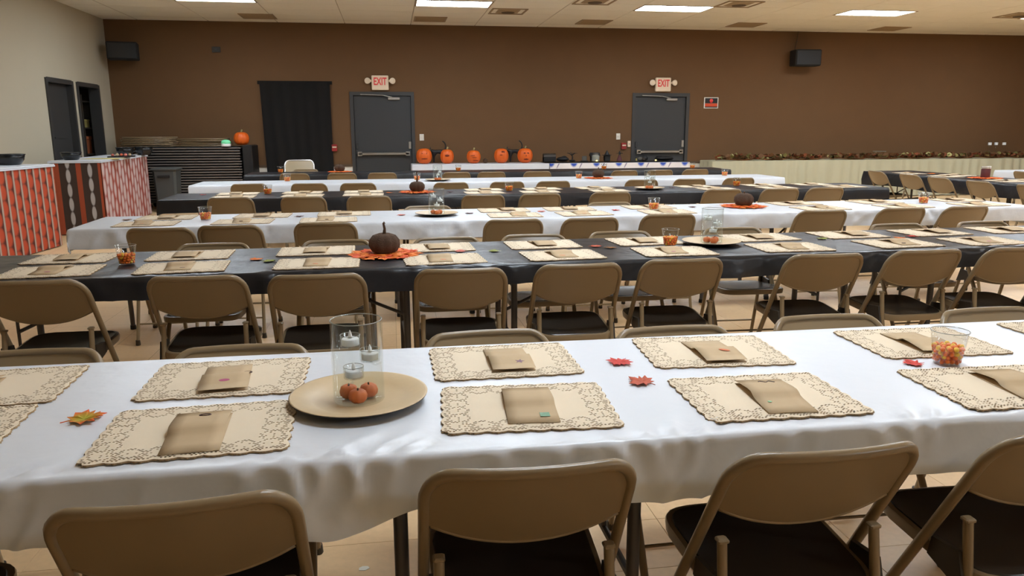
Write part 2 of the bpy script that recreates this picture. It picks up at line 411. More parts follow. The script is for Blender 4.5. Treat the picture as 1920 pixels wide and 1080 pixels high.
# square vents and diffusers
def vent(x, y, label, s=.29, diffuser=False):
    t = thing('ceiling_vent', (x, y, CEIL)); tag(t, label, 'vent', 'square ceiling vents')
    f = MB().box(-s, s, -s, -s+.03, -.012, 0).box(-s, s, s-.03, s, -.012, 0).box(-s, -s+.03, -s+.03, s-.03, -.012, 0).box(s-.03, s, -s+.03, s-.03, -.012, 0)
    f.build('frame', 'vent_metal', t)
    if diffuser:
        MB().lathe([(s*.9, -.003), (s*.6, -.02), (s*.5, -.022)], 4, c=(0, 0, 0), capb=False).build('louvre_ring', 'vent_metal', t).rotation_euler.z = pi/4
        MB().lathe([(.02, -.034), (s*.36, -.03), (s*.38, -.022)], 16).build('centre_disc', 'vent_dark', t)
    else:
        for k in range(9):
            yy = -s+.06+k*(2*s-.12)/8
            MB().box(-s+.03, s-.03, yy-.012, yy+.012, -.008, -.001).build('slat', 'vent_metal', t)
VL = ['leftmost', 'second from left', 'third from left', 'fourth from left', 'rightmost']
for k, (x, y) in enumerate([(-2.2, 14.55), (.80, 14.5), (3.83, 14.48), (6.83, 14.46), (9.95, 14.62)]): vent(x, y, 'dull square return vent in the ceiling close to the brown wall, '+VL[k])
for k, (x, y, lb) in enumerate([(2.05, 13.4, 'tan ceiling diffuser right of the second light'), (3.24, 12.2, 'tan ceiling diffuser left of the third light'), (5.6, 12.15, 'tan ceiling diffuser with dark centre right of third light'), (11.1, 12.62, 'tan ceiling diffuser left of the rightmost light')]): vent(x, y, lb, .3, True)

# ------------------------------------------------------------------ things on the walls
def exit_sign(x, label):
    t = thing('exit_sign', (x, BACK, 2.14)); tag(t, label, 'exit sign', 'lit exit signs')
    MB().bbox(-.16, .16, -.07, 0, .0, .27, .01).build('housing', 'sign_face', t)
    cu = bpy.data.curves.new('exit_text', 'FONT'); cu.body = 'EXIT'; cu.size = .155; cu.extrude = .003; cu.align_x = 'CENTER'; cu.offset = .003
    to = bpy.data.objects.new('tmp', cu); col.objects.link(to)
    bpy.context.view_layer.update()
    me = bpy.data.meshes.new_from_object(to.evaluated_get(bpy.context.evaluated_depsgraph_get())); bpy.data.objects.remove(to)
    me.transform(Matrix.Rotation(pi/2, 4, 'X') @ Matrix.Diagonal((.78, 1.25, 1, 1))); me.materials.clear(); me.materials.append(MATS['red'])
    o = link('lettering', me, t); o.location = (0, -.074, .095)
    for s in (-1, 1):
        b = MB().lathe([(.03, 0), (.05, .03), (.058, .07), (.05, .075)], 14); b.xf(Matrix.Translation((s*.215, -.02, .17)) @ Matrix.Rotation(s*.3, 4, 'Z') @ Matrix.Rotation(pi/2, 4, 'X'))
        h = b.build('lamp_head', 'sign_face', t, auto=40)
        MB().box(min(s*.15, s*.20), max(s*.15, s*.20), -.05, -.02, .15, .19).build('lamp_arm', 'sign_face', h)
exit_sign(-.14, 'white exit sign with red letters above the door beside the black curtain')
exit_sign(5.50, 'white exit sign with red letters above the door beside the warning sign')
t = thing('wall_sign', (6.56, BACK, 1.92)); tag(t, 'black and orange warning sign with white border right of the exit door', 'sign')
MB().bbox(-.155, .155, -.008, 0, -.11, .11, .002).build('board', 'white_paint', t)
MB().box(-.135, .135, -.011, -.008, -.01, .095).build('black_field', 'sign_black', t)
MB().box(-.135, .135, -.011, -.008, -.075, -.012).build('orange_band', 'sign_orange', t)
MB().box(-.135, .135, -.011, -.008, -.095, -.077).build('black_band', 'sign_black', t)
b = MB().lathe([(.0, 0), (.036, 0), (.036, .004), (0, .004)], 16); b.xf(Matrix.Translation((0, -.011, .045)) @ Matrix.Rotation(pi/2, 4, 'X')); o = b.build('red_emblem', 'red', t); MB().box(-.022, .022, -.015, -.011, .0, .03).build('emblem_base', 'red', o)
def plate(name, x, z, wd, h, m, lb, cat, d=.012):
    t = thing(name, (x, BACK, z)); tag(t, lb, cat)
    p = MB().bbox(-wd/2, wd/2, -d, 0, -h/2, h/2, .004).build('plate', m, t)
    return t
for x, lb in ((.625, 'white light switch plate on brown wall beside the left exit door'), (4.60, 'white light switch plate on brown wall beside the right exit door')):
    t = plate('light_switch', x, 1.25, .085, .125, 'white_paint', lb, 'switch'); MB().bbox(-.012, .012, -.024, -.012, -.02, .02, .003).build('toggle', 'white_paint', t)
t = plate('door_control', 4.83, 1.10, .06, .12, 'sign_face', 'small pale door control box on wall at the right exit door', 'switch', .03); MB().bbox(-.012, .012, -.036, -.03, -.02, .02, .002).build('button', 'steel', t)
for x, lb in ((-1.05, 'red fire alarm pull station between black curtain and left exit door'), (4.715, 'red fire alarm pull station beside the right exit door')):
    t = plate('fire_alarm', x, 1.06, .10, .13, 'alarm_red', lb, 'fire alarm', .05); MB().bbox(-.04, .04, -.062, -.05, .0, .025, .004).build('pull_bar', 'sign_face', t)
t = plate('wall_box', -3.09, 2.85, .15, .10, 'chair_dark', 'small dark junction box high on the brown wall', 'wall box', .03); MB().bbox(-.03, .03, -.036, -.03, -.03, .03, .004).build('cover', 'frame_grey', t)
def speaker(x, y, z, wd, h, d, rz, lb):
    t = thing('wall_speaker', (x, y, z), rz); tag(t, lb, 'speaker')
    MB().bbox(-wd/2, wd/2, -d/2, d/2, -h/2, h/2, .015).build('cabinet', 'speaker', t)
    MB().bbox(-wd/2+.02, wd/2-.02, -d/2-.012, -d/2, -h/2+.02, h/2-.02, .006).build('grille', 'black', t)
    MB().box(-.05, .05, d/2, d/2+.09, -.04, .04).build('bracket', 'frame_grey', t)
speaker(8.42, 15.02, 2.80, .54, .32, .30, R(-4), 'black loudspeaker mounted on brown wall at right')
speaker(-4.60, 14.95, 2.77, .50, .30, .32, R(12), 'black loudspeaker mounted in the corner by the cream wall')
t = thing('speaker_cable', (8.32, 15.29, 2.95)); tag(t, 'thin dark cable running up the wall from the right speaker', 'cable')
MB().tube([(0, 0, 0), (.03, 0, .2), (.06, 0, .40)], .008, 6).build('cord', 'rail_brown', t); MB().box(.02, .05, -.012, .01, .19, .21).build('clip', 'rail_brown', t)
# black curtain over a doorway
N = 60; b = MB()
for i in range(N+1):
    u = i/N
    for k in range(13):
        v = k/12; x = -2.36+1.28*u + (.05*(1-u))*(1-v)
        b.v.append((x, BACK-.05-.016*sin(u*38+v*1.5)*(1-.4*v)-.01*sin(u*11), .03+(2.22+.03*u)*v))
for i in range(N):
    for k in range(12): b.f.append((i*13+k, (i+1)*13+k, (i+1)*13+k+1, i*13+k+1))
t = thing('curtain', (0, 0, 0)); tag(t, 'black curtain hung over a doorway in the brown wall', 'curtain')
b.build('drape', 'black_cloth', t, smooth=True)
MB().box(-2.40, -1.04, BACK-.03, BACK, 2.24, 2.30).build('header_strip', 'black_cloth', t)

# ------------------------------------------------------------------ long tables and plastic cloths
TOP = .745
ROWS = {   # key: x0, x1, y centre at x=0, slope, phrase, cloth material, table seams
 1: (-2.17, 2.71, 1.855, 0.0, 'front white table', 'plastic_white'),
 2: (-2.115, 5.205, 4.03, .030, 'front black table', 'plastic_black'),
 3: (-2.16, 5.36, 5.94, .030, 'middle white table', 'plastic_white'),
 4: (-2.20, 5.50, 8.13, .018, 'middle black table', 'plastic_black'),
 5: (-2.40, 5.30, 10.12, .012, 'rear white table', 'plastic_white'),
 6: (-2.15, 5.50, 12.30, .0, 'rear black table', 'plastic_black'),
}
HD = .385
def yc(r, x): return ROWS[r][2]+ROWS[r][3]*x
def fold(t, h, r=.012):
    a = abs(t)-h; s = 1 if t > 0 else -1
    if a <= 0: return t, 0
    if a < r*pi/2: th = a/r; return s*(h+r*sin(th)), -r*(1-cos(th))
    return s*(h+r), -(r+a-r*pi/2)
CREASES = [(-.15, .9, .10, .016, .012), (-.07, 1.0, .10, .014, .011), (.0, .7, .055, .015, .009), (-.22, -.4, .02, .016, .014), (-.30, .3, .016, .020, .012), (-.10, -.5, .05, .012, .012),
           (.45, -.6, .018, .018, .014), (.53, -.3, .03, .016, .012), (.58, .4, .08, .016, .010), (.64, .9, .06, .014, .009), (1.05, -.8, .016, .02, .011), (1.14, .4, .05, .016, .010), (1.20, .7, .05, .016, .008), (1.45, -.7, .014, .02, .012), (-.72, .8, .06, .018, .008), (-.80, 1.2, .10, .018, .008), (.20, -.3, .014, .02, .010), (.34, .5, .014, .016, .010), (.85, .7, .014, .02, .010)]
def rnd_creases(seed, x0, x1, n):
    q = random.Random(seed); return [(q.uniform(x0, x1), q.uniform(-1.1, 1.1), q.uniform(.010, .018), q.uniform(.022, .04), q.uniform(.008, .016)) for k in range(n)]
CR_LISTS = {1: CREASES, 2: rnd_creases(5, -2, 5.2, 60), 3: rnd_creases(8, -2, 5.2, 40)}
def crease(X, s, lst):      # s: distance from the near edge, onto the top (+) or down the hanging side (-)
    t = 0
    for xi, dr, ln, wd, am in lst:
        k = math.exp(-(abs(s)/(ln if s > 0 else .09))**2); d = X-(xi+dr*s*(1 if s > 0 else .45)); w2 = wd*(1+abs(s)*5)
        t += am*k*(math.exp(-(d/w2)**2)-.5*math.exp(-((d-1.6*w2)/w2)**2))
    return t
def cloth(name, x0, x1, hd, m, loc, rz, dx, dv, drop, seed, end_drop=None, amp=1.0, sag=None, lst=None):
    cx, hx = (x0+x1)/2, (x1-x0)/2; ed = end_drop or drop
    us = [-hx-ed+ed*k/5 for k in range(5)]+[-hx-.004, -hx+.012]; n = int(2*hx/dx)
    us += [-hx+.03+(2*hx-.06)*k/n for k in range(n+1)]; us += [-u for u in reversed(us[:7])]
    def vlist():
        a = [-hd-drop+drop*k/dv for k in range(dv)]+[-hd-.010, -hd-.004, -hd+.004, -hd+.012, -hd+.02, -hd+.03, -hd+.045, -hd+.06, -hd+.08, -hd+.10, -hd+.13, -hd+.17]
        mid = [(-hd+.17)+(2*hd-.34)*k/6 for k in range(1, 6)]
        a = sorted(a); a = [q for k, q in enumerate(a) if k == 0 or q-a[k-1] > .0025]
        return a+mid+[-q for q in reversed(a)]
    vsq = vlist(); b = MB(); W = len(vsq)
    for u in us:
        for v in vsq:
            vv = v
            if abs(v) > hd:
                ln = 1+.16*amp*noise.noise((u*1.3+seed, 3.1, seed))+(sag(u+cx) if (sag and v < 0) else 0)
                vv = (hd+(abs(v)-hd)*ln)*(1 if v > 0 else -1)
            px, dz1 = fold(u, hx); py, dz2 = fold(vv, hd); dz = min(dz1, dz2)+.3*max(dz1, dz2)
            z = TOP+dz; X = px+cx
            if dz2 < -.005:
                dpt = min(1, -dz2/.10); s = 1 if v > 0 else -1
                q = X+z*.9*s
                rg = 1-abs(noise.noise((q*5.0+seed, z*4, 0))); rg = max(0, rg-.72)*3
                o = dpt*amp*(.014*noise.noise((X*2.2+seed, z*2, 1))+.012*noise.noise((X*7+seed, z*6, 5))+.018*rg*rg)
                py += s*(max(o, -.004)+.012*dpt)
            if dz1 < -.005:
                dpt = min(1, -dz1/.10); px += (1 if u > 0 else -1)*dpt*(.010+.014*noise.noise((py*6, z*4, seed)))
                if dz2 < -.005: px -= (1 if u > 0 else -1)*.02*dpt; 
            if dz > -.005:
                e = hd-abs(py)
                n1 = noise.noise((X*1.7+seed, py*6+X*2, 2)); n2 = 1-abs(noise.noise((X*6+py*5+seed, py*7-X*2, 4)))
                z -= .0012*abs(n1)+.0045*amp*math.exp(-max(e, 0)/.035)*max(0, n2-.55)*2*min(1, max(e, 0)/.02)
            if lst and v < 0:
                cr = crease(X, hd-abs(v), lst)
                if abs(v) <= hd: z += min(max(cr, -.003), .009)*min(1, (hd-abs(v))/.02)
                else: py -= max(cr, -.006)*min(1, -dz2/.025)
            b.v.append((px+cx, py, z))
    for i in range(len(us)-1):
        for k in range(W-1): b.f.append((i*W+k, (i+1)*W+k, (i+1)*W+k+1, i*W+k+1))
    o = b.build(name, m, smooth=True); o.location = loc; o.rotation_euler.z = rz
    return o
def make_table(L=2.43, W=.74):
    t = thing('folding_table', (0, 0, 0))
    MB().bbox(-L/2, L/2, -W/2, W/2, .712, .735, .004).build('tabletop', 'table_top', t)
    a = MB().box(-L/2+.02, L/2-.02, -W/2+.02, -W/2+.04, .665, .712).box(-L/2+.02, L/2-.02, W/2-.04, W/2-.02, .665, .712); a.build('apron', 'table_leg', t)
    for s in (-1, 1):
        x = s*(L/2-.27)
        for q in (-1, 1):
            leg = MB().tube([(x, q*.25, .70), (x, q*.25, .30), (x+s*.0, q*.235, .02)], .0165, 10).build('leg', 'table_leg', t, auto=50)
            MB().lathe([(.019, 0), (.021, .004), (.020, .03)], 10, c=(x, q*.235, 0)).build('foot', 'black', leg, auto=50)
        MB().tube([(x, -.25, .32), (x, .25, .32)], .010, 8).build('leg_crossbar', 'table_leg', t)
        MB().tube([(x, -.25, .60), (x, .25, .60)], .010, 8).build('leg_crossbar', 'table_leg', t)
        MB().tube([(x-s*.0, 0, .42), (x-s*.22, 0, .52), (x-s*.42, 0, .70)], .009, 8).build('brace', 'table_leg', t)
        MB().tube([(x, 0, .32), (x, 0, .60)], .008, 8).build('brace_post', 'table_leg', t)
    return t
ftab = freeze(make_table()); used = [False]
def place_table(x, y, rz, lb):
    t = dup(ftab) if used[0] else ftab; used[0] = True
    t.location = (x, y, 0); t.rotation_euler.z = rz; tag(t, lb, 'table', 'folding tables under the cloths')
SW = {2: ['left', 'right'], 3: ['left', 'middle', 'right']}
def sag1(x): return .22*math.exp(-((x+.13)/.10)**2)-.12*math.exp(-((x-.06)/.10)**2)
for r, (x0, x1, y0, s, ph, m) in ROWS.items():
    rz = math.atan(s)
    o = cloth('tablecloth', x0, x1, HD, m, (0, y0, 0), rz, .009 if r == 1 else .018 if r < 4 else .06, 16 if r == 1 else 7 if r < 4 else 4, .135 if r != 2 else .115, r*3.7, end_drop=.16, amp=1.0 if r < 4 else .6, sag=sag1 if r == 1 else None, lst=CR_LISTS.get(r))
    tag(o, '%s plastic cloth draped over the long %s' % ('white' if 'white' in m else 'black', ph), 'tablecloth', 'plastic cloths on the long rows')
    n = 2 if r == 1 else 3; L = (x1-x0)/n
    for k in range(n):
        x = {(3, 0): -.92, (3, 1): 1.525, (3, 2): 3.99, (4, 2): 4.15}.get((r, k), x0+L*(k+.5)); place_table(x, yc(r, x), rz, 'folding table under the %s cloth, %s one' % (ph, SW[n][k]))

# ------------------------------------------------------------------ steel folding chairs
def up_y(z): return .235-.571*z
def make_chair(full=True, panel='chair_brown', frame='chair_brown'):
    t = thing('folding_chair', (0, 0, 0)); W = .205
    def bulge(x): return -.030*(1-min(1, (x/W)**2))
    side = [(W+.010*(1-z/.69), up_y(z), z) for z in (.02, .2, .4, .55, .64, .69)]
    arc = [];
    for k in range(1, 7):
        a = k/7*pi/2; x = W-.06*(1-cos(a)); z = .69+.075*sin(a); arc.append((x, up_y(z)+bulge(x), z))
    top = [(x, up_y(.765)+bulge(x), .765) for x in (W-.06, .10, .05, 0)]
    half = side+arc+top; path = half+[(-x, y, z) for x, y, z in reversed(half[:-1])]
    MB().tube(path, .0125, 8 if full else 6).build('frame', frame, t, smooth=True)
    b = MB(); NXX = 16; NZ = 8
    def zb(x): return .565+.055*(abs(x)/W)**2.2
    def zt(x):
        d = abs(x)-(W-.06)
        return .765 if d <= 0 else .69+.075*math.sqrt(max(0, 1-(d/.06)**2))
    for sd in (1, -1):
        for i in range(NXX+1):
            x = -W+2*W*i/NXX; a, c = zb(x), max(zt(x), zb(x)+.03)
            for k in range(NZ+1):
                z = a+(c-a)*k/NZ; b.v.append((x, up_y(z)+bulge(x)*(1 if k else 1)+sd*.0055, z-(0 if k else 0)))
    Q = (NXX+1)*(NZ+1)
    for i in range(NXX):
        for k in range(NZ):
            p = i*(NZ+1)+k; b.f.append((p, p+1, p+NZ+2, p+NZ+1)); b.f.append((Q+p, Q+p+NZ+1, Q+p+NZ+2, Q+p+1))
        p = i*(NZ+1); b.f.append((p, p+NZ+1, Q+p+NZ+1, Q+p))
    bp = b.build('backrest', panel, t, auto=45)
    if full:
        MB().tube([(x, up_y(zb(x))+bulge(x)-.002, zb(x)) for x in [-W+.012+2*(W-.012)*i/14 for i in range(15)]], .0055, 6).build('rolled_edge', panel, bp, smooth=True)
    # seat
    b = MB(); NA = 28; rings = [0, .35, .65, .85, .95, 1.0]
    def outl(a, k):
        ca, sa = cos(a), sin(a); e = .38; x = .192*(abs(ca)**e)*(1 if ca >= 0 else -1); y = .198*(abs(sa)**e)*(1 if sa >= 0 else -1)
        return x*(1+.05*y/.2)*k, y*k+.02
    for q in rings:
        for k in range(NA):
            x, y = outl(2*pi*k/NA, q); z = .432+.012*(y/.2)-.014*(1-q**3)+(0 if q < 1 else -.004); b.v.append((x, y, z))
    for q, dz in ((1.012, -.012), (1.0, -.034), (.96, -.036)):
        for k in range(NA):
            x, y = outl(2*pi*k/NA, q); b.v.append((x, y, .432+.012*(y/.2)+dz))
    nr = len(rings)+3
    for i in range(nr-1):
        for k in range(NA): b.f.append((i*NA+k, i*NA+(k+1) % NA, (i+1)*NA+(k+1) % NA, (i+1)*NA+k))
    st = b.build('seat', 'chair_brown', t, auto=50)
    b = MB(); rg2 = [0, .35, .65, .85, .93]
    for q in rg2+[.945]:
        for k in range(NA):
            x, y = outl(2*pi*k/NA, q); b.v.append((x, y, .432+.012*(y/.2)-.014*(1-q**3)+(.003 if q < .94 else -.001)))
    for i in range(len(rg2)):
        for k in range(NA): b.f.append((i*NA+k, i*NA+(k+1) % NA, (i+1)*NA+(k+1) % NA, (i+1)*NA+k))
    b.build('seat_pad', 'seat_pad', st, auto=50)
    for s in (-1, 1):
        lg = MB().tube([(s*.178, -.112, .535), (s*.180, -.135, .40), (s*.188, -.235, .02)], .0115, 8).build('rear_leg', frame, t, auto=50)
        if full:
            MB().bbox(s*.178-.0125, s*.178+.0125, -.125, -.100, .530, .540, .003).build('leg_cap', frame, lg)
            a, c = sorted((s*.186, s*.198)); MB().add([(a, -.15, .37), (a, -.02, .40), (a, -.03, .45), (a, -.12, .46), (c, -.15, .37), (c, -.02, .40), (c, -.03, .45), (c, -.12, .46)], [(0, 1, 2, 3), (7, 6, 5, 4), (0, 4, 5, 1), (1, 5, 6, 2), (2, 6, 7, 3), (3, 7, 4, 0)]).build('hinge_bracket', 'chair_dark', t)
            MB().lathe([(.014, 0), (.016, .004), (.014, .035)], 10, c=(s*.188, -.237, 0)).build('foot_cap', 'chair_dark', lg, auto=50)
            MB().lathe([(.015, 0), (.017, .004), (.0145, .035)], 10, c=(s*(W+.0095), up_y(.012), 0)).build('foot_cap', 'chair_dark', t, auto=50)
    MB().tube([(-.185, -.205, .135), (.185, -.205, .135)], .006, 6).build('rear_crossbar', frame, t)
    MB().tube([(-.21, up_y(.16), .16), (.21, up_y(.16), .16)], .006, 6).build('front_crossbar', frame, t)
    return t
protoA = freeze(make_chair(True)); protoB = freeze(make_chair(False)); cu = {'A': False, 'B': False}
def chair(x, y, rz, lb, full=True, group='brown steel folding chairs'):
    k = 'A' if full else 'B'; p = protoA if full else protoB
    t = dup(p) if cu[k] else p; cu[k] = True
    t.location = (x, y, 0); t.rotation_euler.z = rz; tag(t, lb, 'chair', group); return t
NEAR = {1: [(-1.03, 1.275), (-.405, 1.268), (.25, 1.305), (.845, 1.285), (1.43, 1.27)],
 2: [(-1.51, 3.415), (-.85, 3.41), (-.34, 3.36), (.31, 3.39), (.865, 3.42), (1.4, 3.47), (2.17, 3.49), (2.75, 3.52), (3.305, 3.51)],
 3: [(-1.5, 5.21), (-1.07, 5.27), (-.45, 5.31), (.85, 5.27), (1.4, 5.26), (2.04, 5.38), (3.30, 5.43), (4.02, 5.49), (4.6, 5.51)],
 4: [(-1.51, 7.52), (-.83, 7.47), (-.22, 7.42), (.89, 7.36), (1.45, 7.4), (2.19, 7.44), (3.45, 7.58), (4.09, 7.56), (4.63, 7.6)],
 5: [(-1.67, 9.44), (-.96, 9.36), (-.39, 9.3), (.71, 9.2), (1.4, 9.2), (1.97, 9.2), (3.12, 9.24), (3.77, 9.28), (4.46, 9.34)],
 6: [(-1.4, 11.62), (-.71, 11.58), (-.12, 11.55), (.97, 11.46), (1.5, 11.45), (2.2, 11.42), (3.56, 11.42), (4.14, 11.45), (4.76, 11.52)]}
FAR = {1: [(-1.09, 2.30), (-.47, 2.25), (.30, 2.295), (.92, 2.25), (1.51, 2.31), (2.16, 2.31)],
 2: [(-1.02, 4.42), (-.33, 4.44), (.32, 4.44), (.85, 4.47), (1.42, 4.52), (2.19, 4.57), (3.38, 4.57), (4.04, 4.58)],
 3: [(.30, 6.36), (1.9, 6.40)]}
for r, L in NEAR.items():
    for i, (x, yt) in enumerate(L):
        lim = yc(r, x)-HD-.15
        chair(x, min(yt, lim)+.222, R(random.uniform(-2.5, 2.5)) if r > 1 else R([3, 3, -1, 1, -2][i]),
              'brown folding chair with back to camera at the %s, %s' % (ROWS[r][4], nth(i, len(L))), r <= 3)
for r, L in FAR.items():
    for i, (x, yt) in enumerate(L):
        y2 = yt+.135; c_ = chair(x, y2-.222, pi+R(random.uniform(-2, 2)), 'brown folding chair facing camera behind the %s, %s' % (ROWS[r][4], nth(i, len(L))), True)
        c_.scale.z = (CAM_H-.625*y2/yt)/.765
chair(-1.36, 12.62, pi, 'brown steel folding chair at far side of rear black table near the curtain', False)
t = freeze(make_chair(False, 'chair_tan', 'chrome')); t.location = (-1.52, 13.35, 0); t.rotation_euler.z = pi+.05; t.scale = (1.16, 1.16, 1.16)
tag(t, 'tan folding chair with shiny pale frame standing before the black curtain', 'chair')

# right hand tables, set at right angles to the rows
for key, (xc, ya, yb, m, ph) in {'b': (7.70, 6.1, 11.02, 'plastic_black', 'right-hand black table'), 'w': (9.85, 5.9, 10.85, 'plastic_white', 'right-hand white table')}.items():
    o = cloth('tablecloth', ya, yb, .40, m, (xc, 0, 0), pi/2, .06, 5, .20, 4.4 if key == 'b' else 9.1, end_drop=.22, amp=.9)
    tag(o, '%s plastic cloth draped over the %s by the buffet' % (m.split('_')[1], ph), 'tablecloth', 'plastic cloths on the right-hand tables')
    for k, y in enumerate((ya+1.22, yb-1.22)): place_table(xc, y, pi/2, 'folding table under the %s cloth, %s one' % (ph, ['nearer', 'farther'][k]))
RC = [(7.12, 10.45), (7.05, 9.62), (6.98, 8.95), (6.95, 8.22), (7.0, 7.5)]
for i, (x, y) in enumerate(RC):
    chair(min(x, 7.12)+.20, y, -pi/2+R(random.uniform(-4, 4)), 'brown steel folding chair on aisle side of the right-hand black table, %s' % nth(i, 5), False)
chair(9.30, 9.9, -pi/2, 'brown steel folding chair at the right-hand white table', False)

# ------------------------------------------------------------------ lace placemats
def doily_mesh():
    HX, HY, C = .198, .150, .0041; nx, ny = int(2*HX/C), int(2*HY/C); zt = .0056
    def wob(s): return .0065*abs(sin(pi*s/.047))
    med = []
    for k in range(7):
        for s in (-1, 1): med.append((-HX+.034+k*(2*HX-.068)/6, s*(HY-.034)))
    for k in range(1, 5):
        for s in (-1, 1): med.append((s*(HX-.034), -HY+.034+k*(2*HY-.068)/5))
    b = MB(); idx = {}
    for i in range(nx+1):
        for j in range(ny+1):
            x = -HX+2*HX*i/nx; y = -HY+2*HY*j/ny; ex, ey = HX-abs(x), HY-abs(y)
            fx = max(0, 1-ex/.012); fy = max(0, 1-ey/.012)
            x2 = x+(1 if x > 0 else -1)*fx*(wob(y+HY)-.002); y2 = y+(1 if y > 0 else -1)*fy*(wob(x+HX)-.002)
            if fx and fy: x2 -= (1 if x > 0 else -1)*.005*fx*fy; y2 -= (1 if y > 0 else -1)*.005*fx*fy
            zz = zt*(1-.25*max(fx, fy)**2)+.0006*noise.noise((x*20, y*20, 0))
            idx[i, j] = len(b.v); b.v.append((x2, y2, zz))
    def hole(i, j):
        x = -HX+2*HX*(i+.5)/nx; y = -HY+2*HY*(j+.5)/ny; e = min(HX-abs(x), HY-abs(y))
        if e < .0055 or e > .062: return False
        d, mx, my = min((math.hypot(x-a, y-c), a, c) for a, c in med)
        if (i+j) % 2: return False
        if .0195 < d < .0275 and (i*5+j*3) % 7 not in (0, 3): return True
        if d < .0075: return (i % 4 == 0)
        if d > .030 and e < .050: return True
        if .012 < d < .0145: return (i*3+j) % 5 == 0
        return False
    for i in range(nx):
        for j in range(ny):
            if not hole(i, j): b.f.append((idx[i, j], idx[i+1, j], idx[i+1, j+1], idx[i, j+1]))
    bd = [(i, 0) for i in range(nx)]+[(nx, j) for j in range(ny)]+[(i, ny) for i in range(nx, 0, -1)]+[(0, j) for j in range(ny, 0, -1)]
    k0 = len(b.v)
    for n_, (i, j) in enumerate(bd):
        x, y, z = b.v[idx[i, j]]; f = 1+.012*((n_ % 3)-1); b.v.append((x*f, y*f, .0002))
    n = len(bd); nf = len(b.f); b.f.append(tuple(k0+k for k in range(n-1, -1, -1)))  # bottom sheet, its brown stands for the shade inside the holes
    for k in range(n): b.f.append((k0+k, k0+(k+1) % n, idx[bd[(k+1) % n]], idx[bd[k]]))
    me = b.mesh('placemat', 'doily'); me.materials.append(MATS['doily_edge_hole_shade'])
    for p in me.polygons:
        if p.index >= nf: p.material_index = 1
    return me
DM = doily_mesh()
# kraft paper bag lying flat, its square bottom folded over
def bag_mesh():
    prof = [(-.108, .0028), (-.07, .0042), (-.03, .006), (-.016, .0085), (-.006, .014), (.006, .0172), (.03, .0165), (.07, .0128), (.107, .0085)]
    b = MB(); HW = .0585
    def sheet(pr, th):
        k = len(b.v)
        for y, z in pr:
            for x in (-HW, -HW*.5, 0, HW*.5, HW): b.v.append((x, y, z+.0008*noise.noise((x*40, y*30, 1))))
        for y, z in pr:
            for x in (-HW, -HW*.5, 0, HW*.5, HW): b.v.append((x, y, z-th))
        m = len(pr)*5
        for i in range(len(pr)-1):
            for q in range(4):
                p = k+i*5+q; b.f.append((p, p+1, p+6, p+5)); b.f.append((m+p, m+p+5, m+p+6, m+p+1))
            p = k+i*5; b.f.append((p, p+5, m+p+5, m+p)); p += 4; b.f.append((p, m+p, m+p+5, p+5))
        for p0 in (k, k+m-5):
            for q in range(4): b.f.append((p0+q, m+p0+q, m+p0+q+1, p0+q+1))
    sheet(prof, .0007)
    sheet([(y, .0010) for y, z in prof], .0008)
    sheet([(-.108, .0024), (-.1085, .0012)], .0005)
    return b.mesh('paper_bag', 'kraft', True)
BM = bag_mesh()
ST = {}
def sticker_mesh(kind):
    if kind in ST: return ST[kind]
    b = MB(); m = 'sticker_brown'
    if kind == 'square': b.box(-.011, .011, -.012, .012, 0, .0006); m = 'sticker_green'
    elif kind == 'oval': b.lathe([(.013, 0), (.013, .0006)], 16); b.xf(Matrix.Diagonal((1, .6, 1, 1))); m = 'sticker_pink'
    elif kind == 'star': b.prism([((.014 if k % 2 else .006)*cos(k*pi/5), (.014 if k % 2 else .006)*sin(k*pi/5)) for k in range(10)], 0, .0006); m = 'sticker_purple'
    elif kind == 'leaf': b.prism([(.016*cos(a)*(1), .006*sin(a)) for a in [k*pi/6 for k in range(12)]], 0, .0006); b.xf(Matrix.Rotation(-.5, 4, 'Z')); m = 'sticker_orange'
    elif kind == 'ring': b.tube([(.012*cos(a), .007*sin(a), .0006) for a in [k*pi/8 for k in range(16)]], .0016, 6, closed=True)
    elif kind == 'squiggle': b.tube([(-.02+.004*k, .006*sin(k*1.1), .0006) for k in range(11)], .0014, 6)
    elif kind == 'dash': b.box(-.011, .011, -.003, .003, 0, .0006)
    elif kind == 'dot': b.lathe([(.005, 0), (.005, .0006)], 10); m = 'sticker_pale'
    ST[kind] = b.mesh('sticker', m); return ST[kind]
def placemat(x, y, rz, lb): 
    o = link('placemat', DM); o.location = (x, y, TOP+.0006); o.rotation_euler.z = rz; return tag(o, lb, 'placemat', 'tan lace paper placemats')
def bag(x, y, rz, lb, stk=()):
    o = link('paper_bag', BM); o.location = (x, y, TOP+.0068); o.rotation_euler.z = rz; tag(o, lb, 'paper bag', 'kraft favour bags on the placemats')
    for kind, sx, sy in stk:
        zz = .0172 if sy > .0 else .0062
        if sy > .05: zz = .0165-.1*(sy-.03)
        if sy < -.05: zz = .0050
        s = link('sticker', sticker_mesh(kind), o); s.location = (sx, sy, zz)
        if sy > .02: s.rotation_euler.x = -.1
    return o
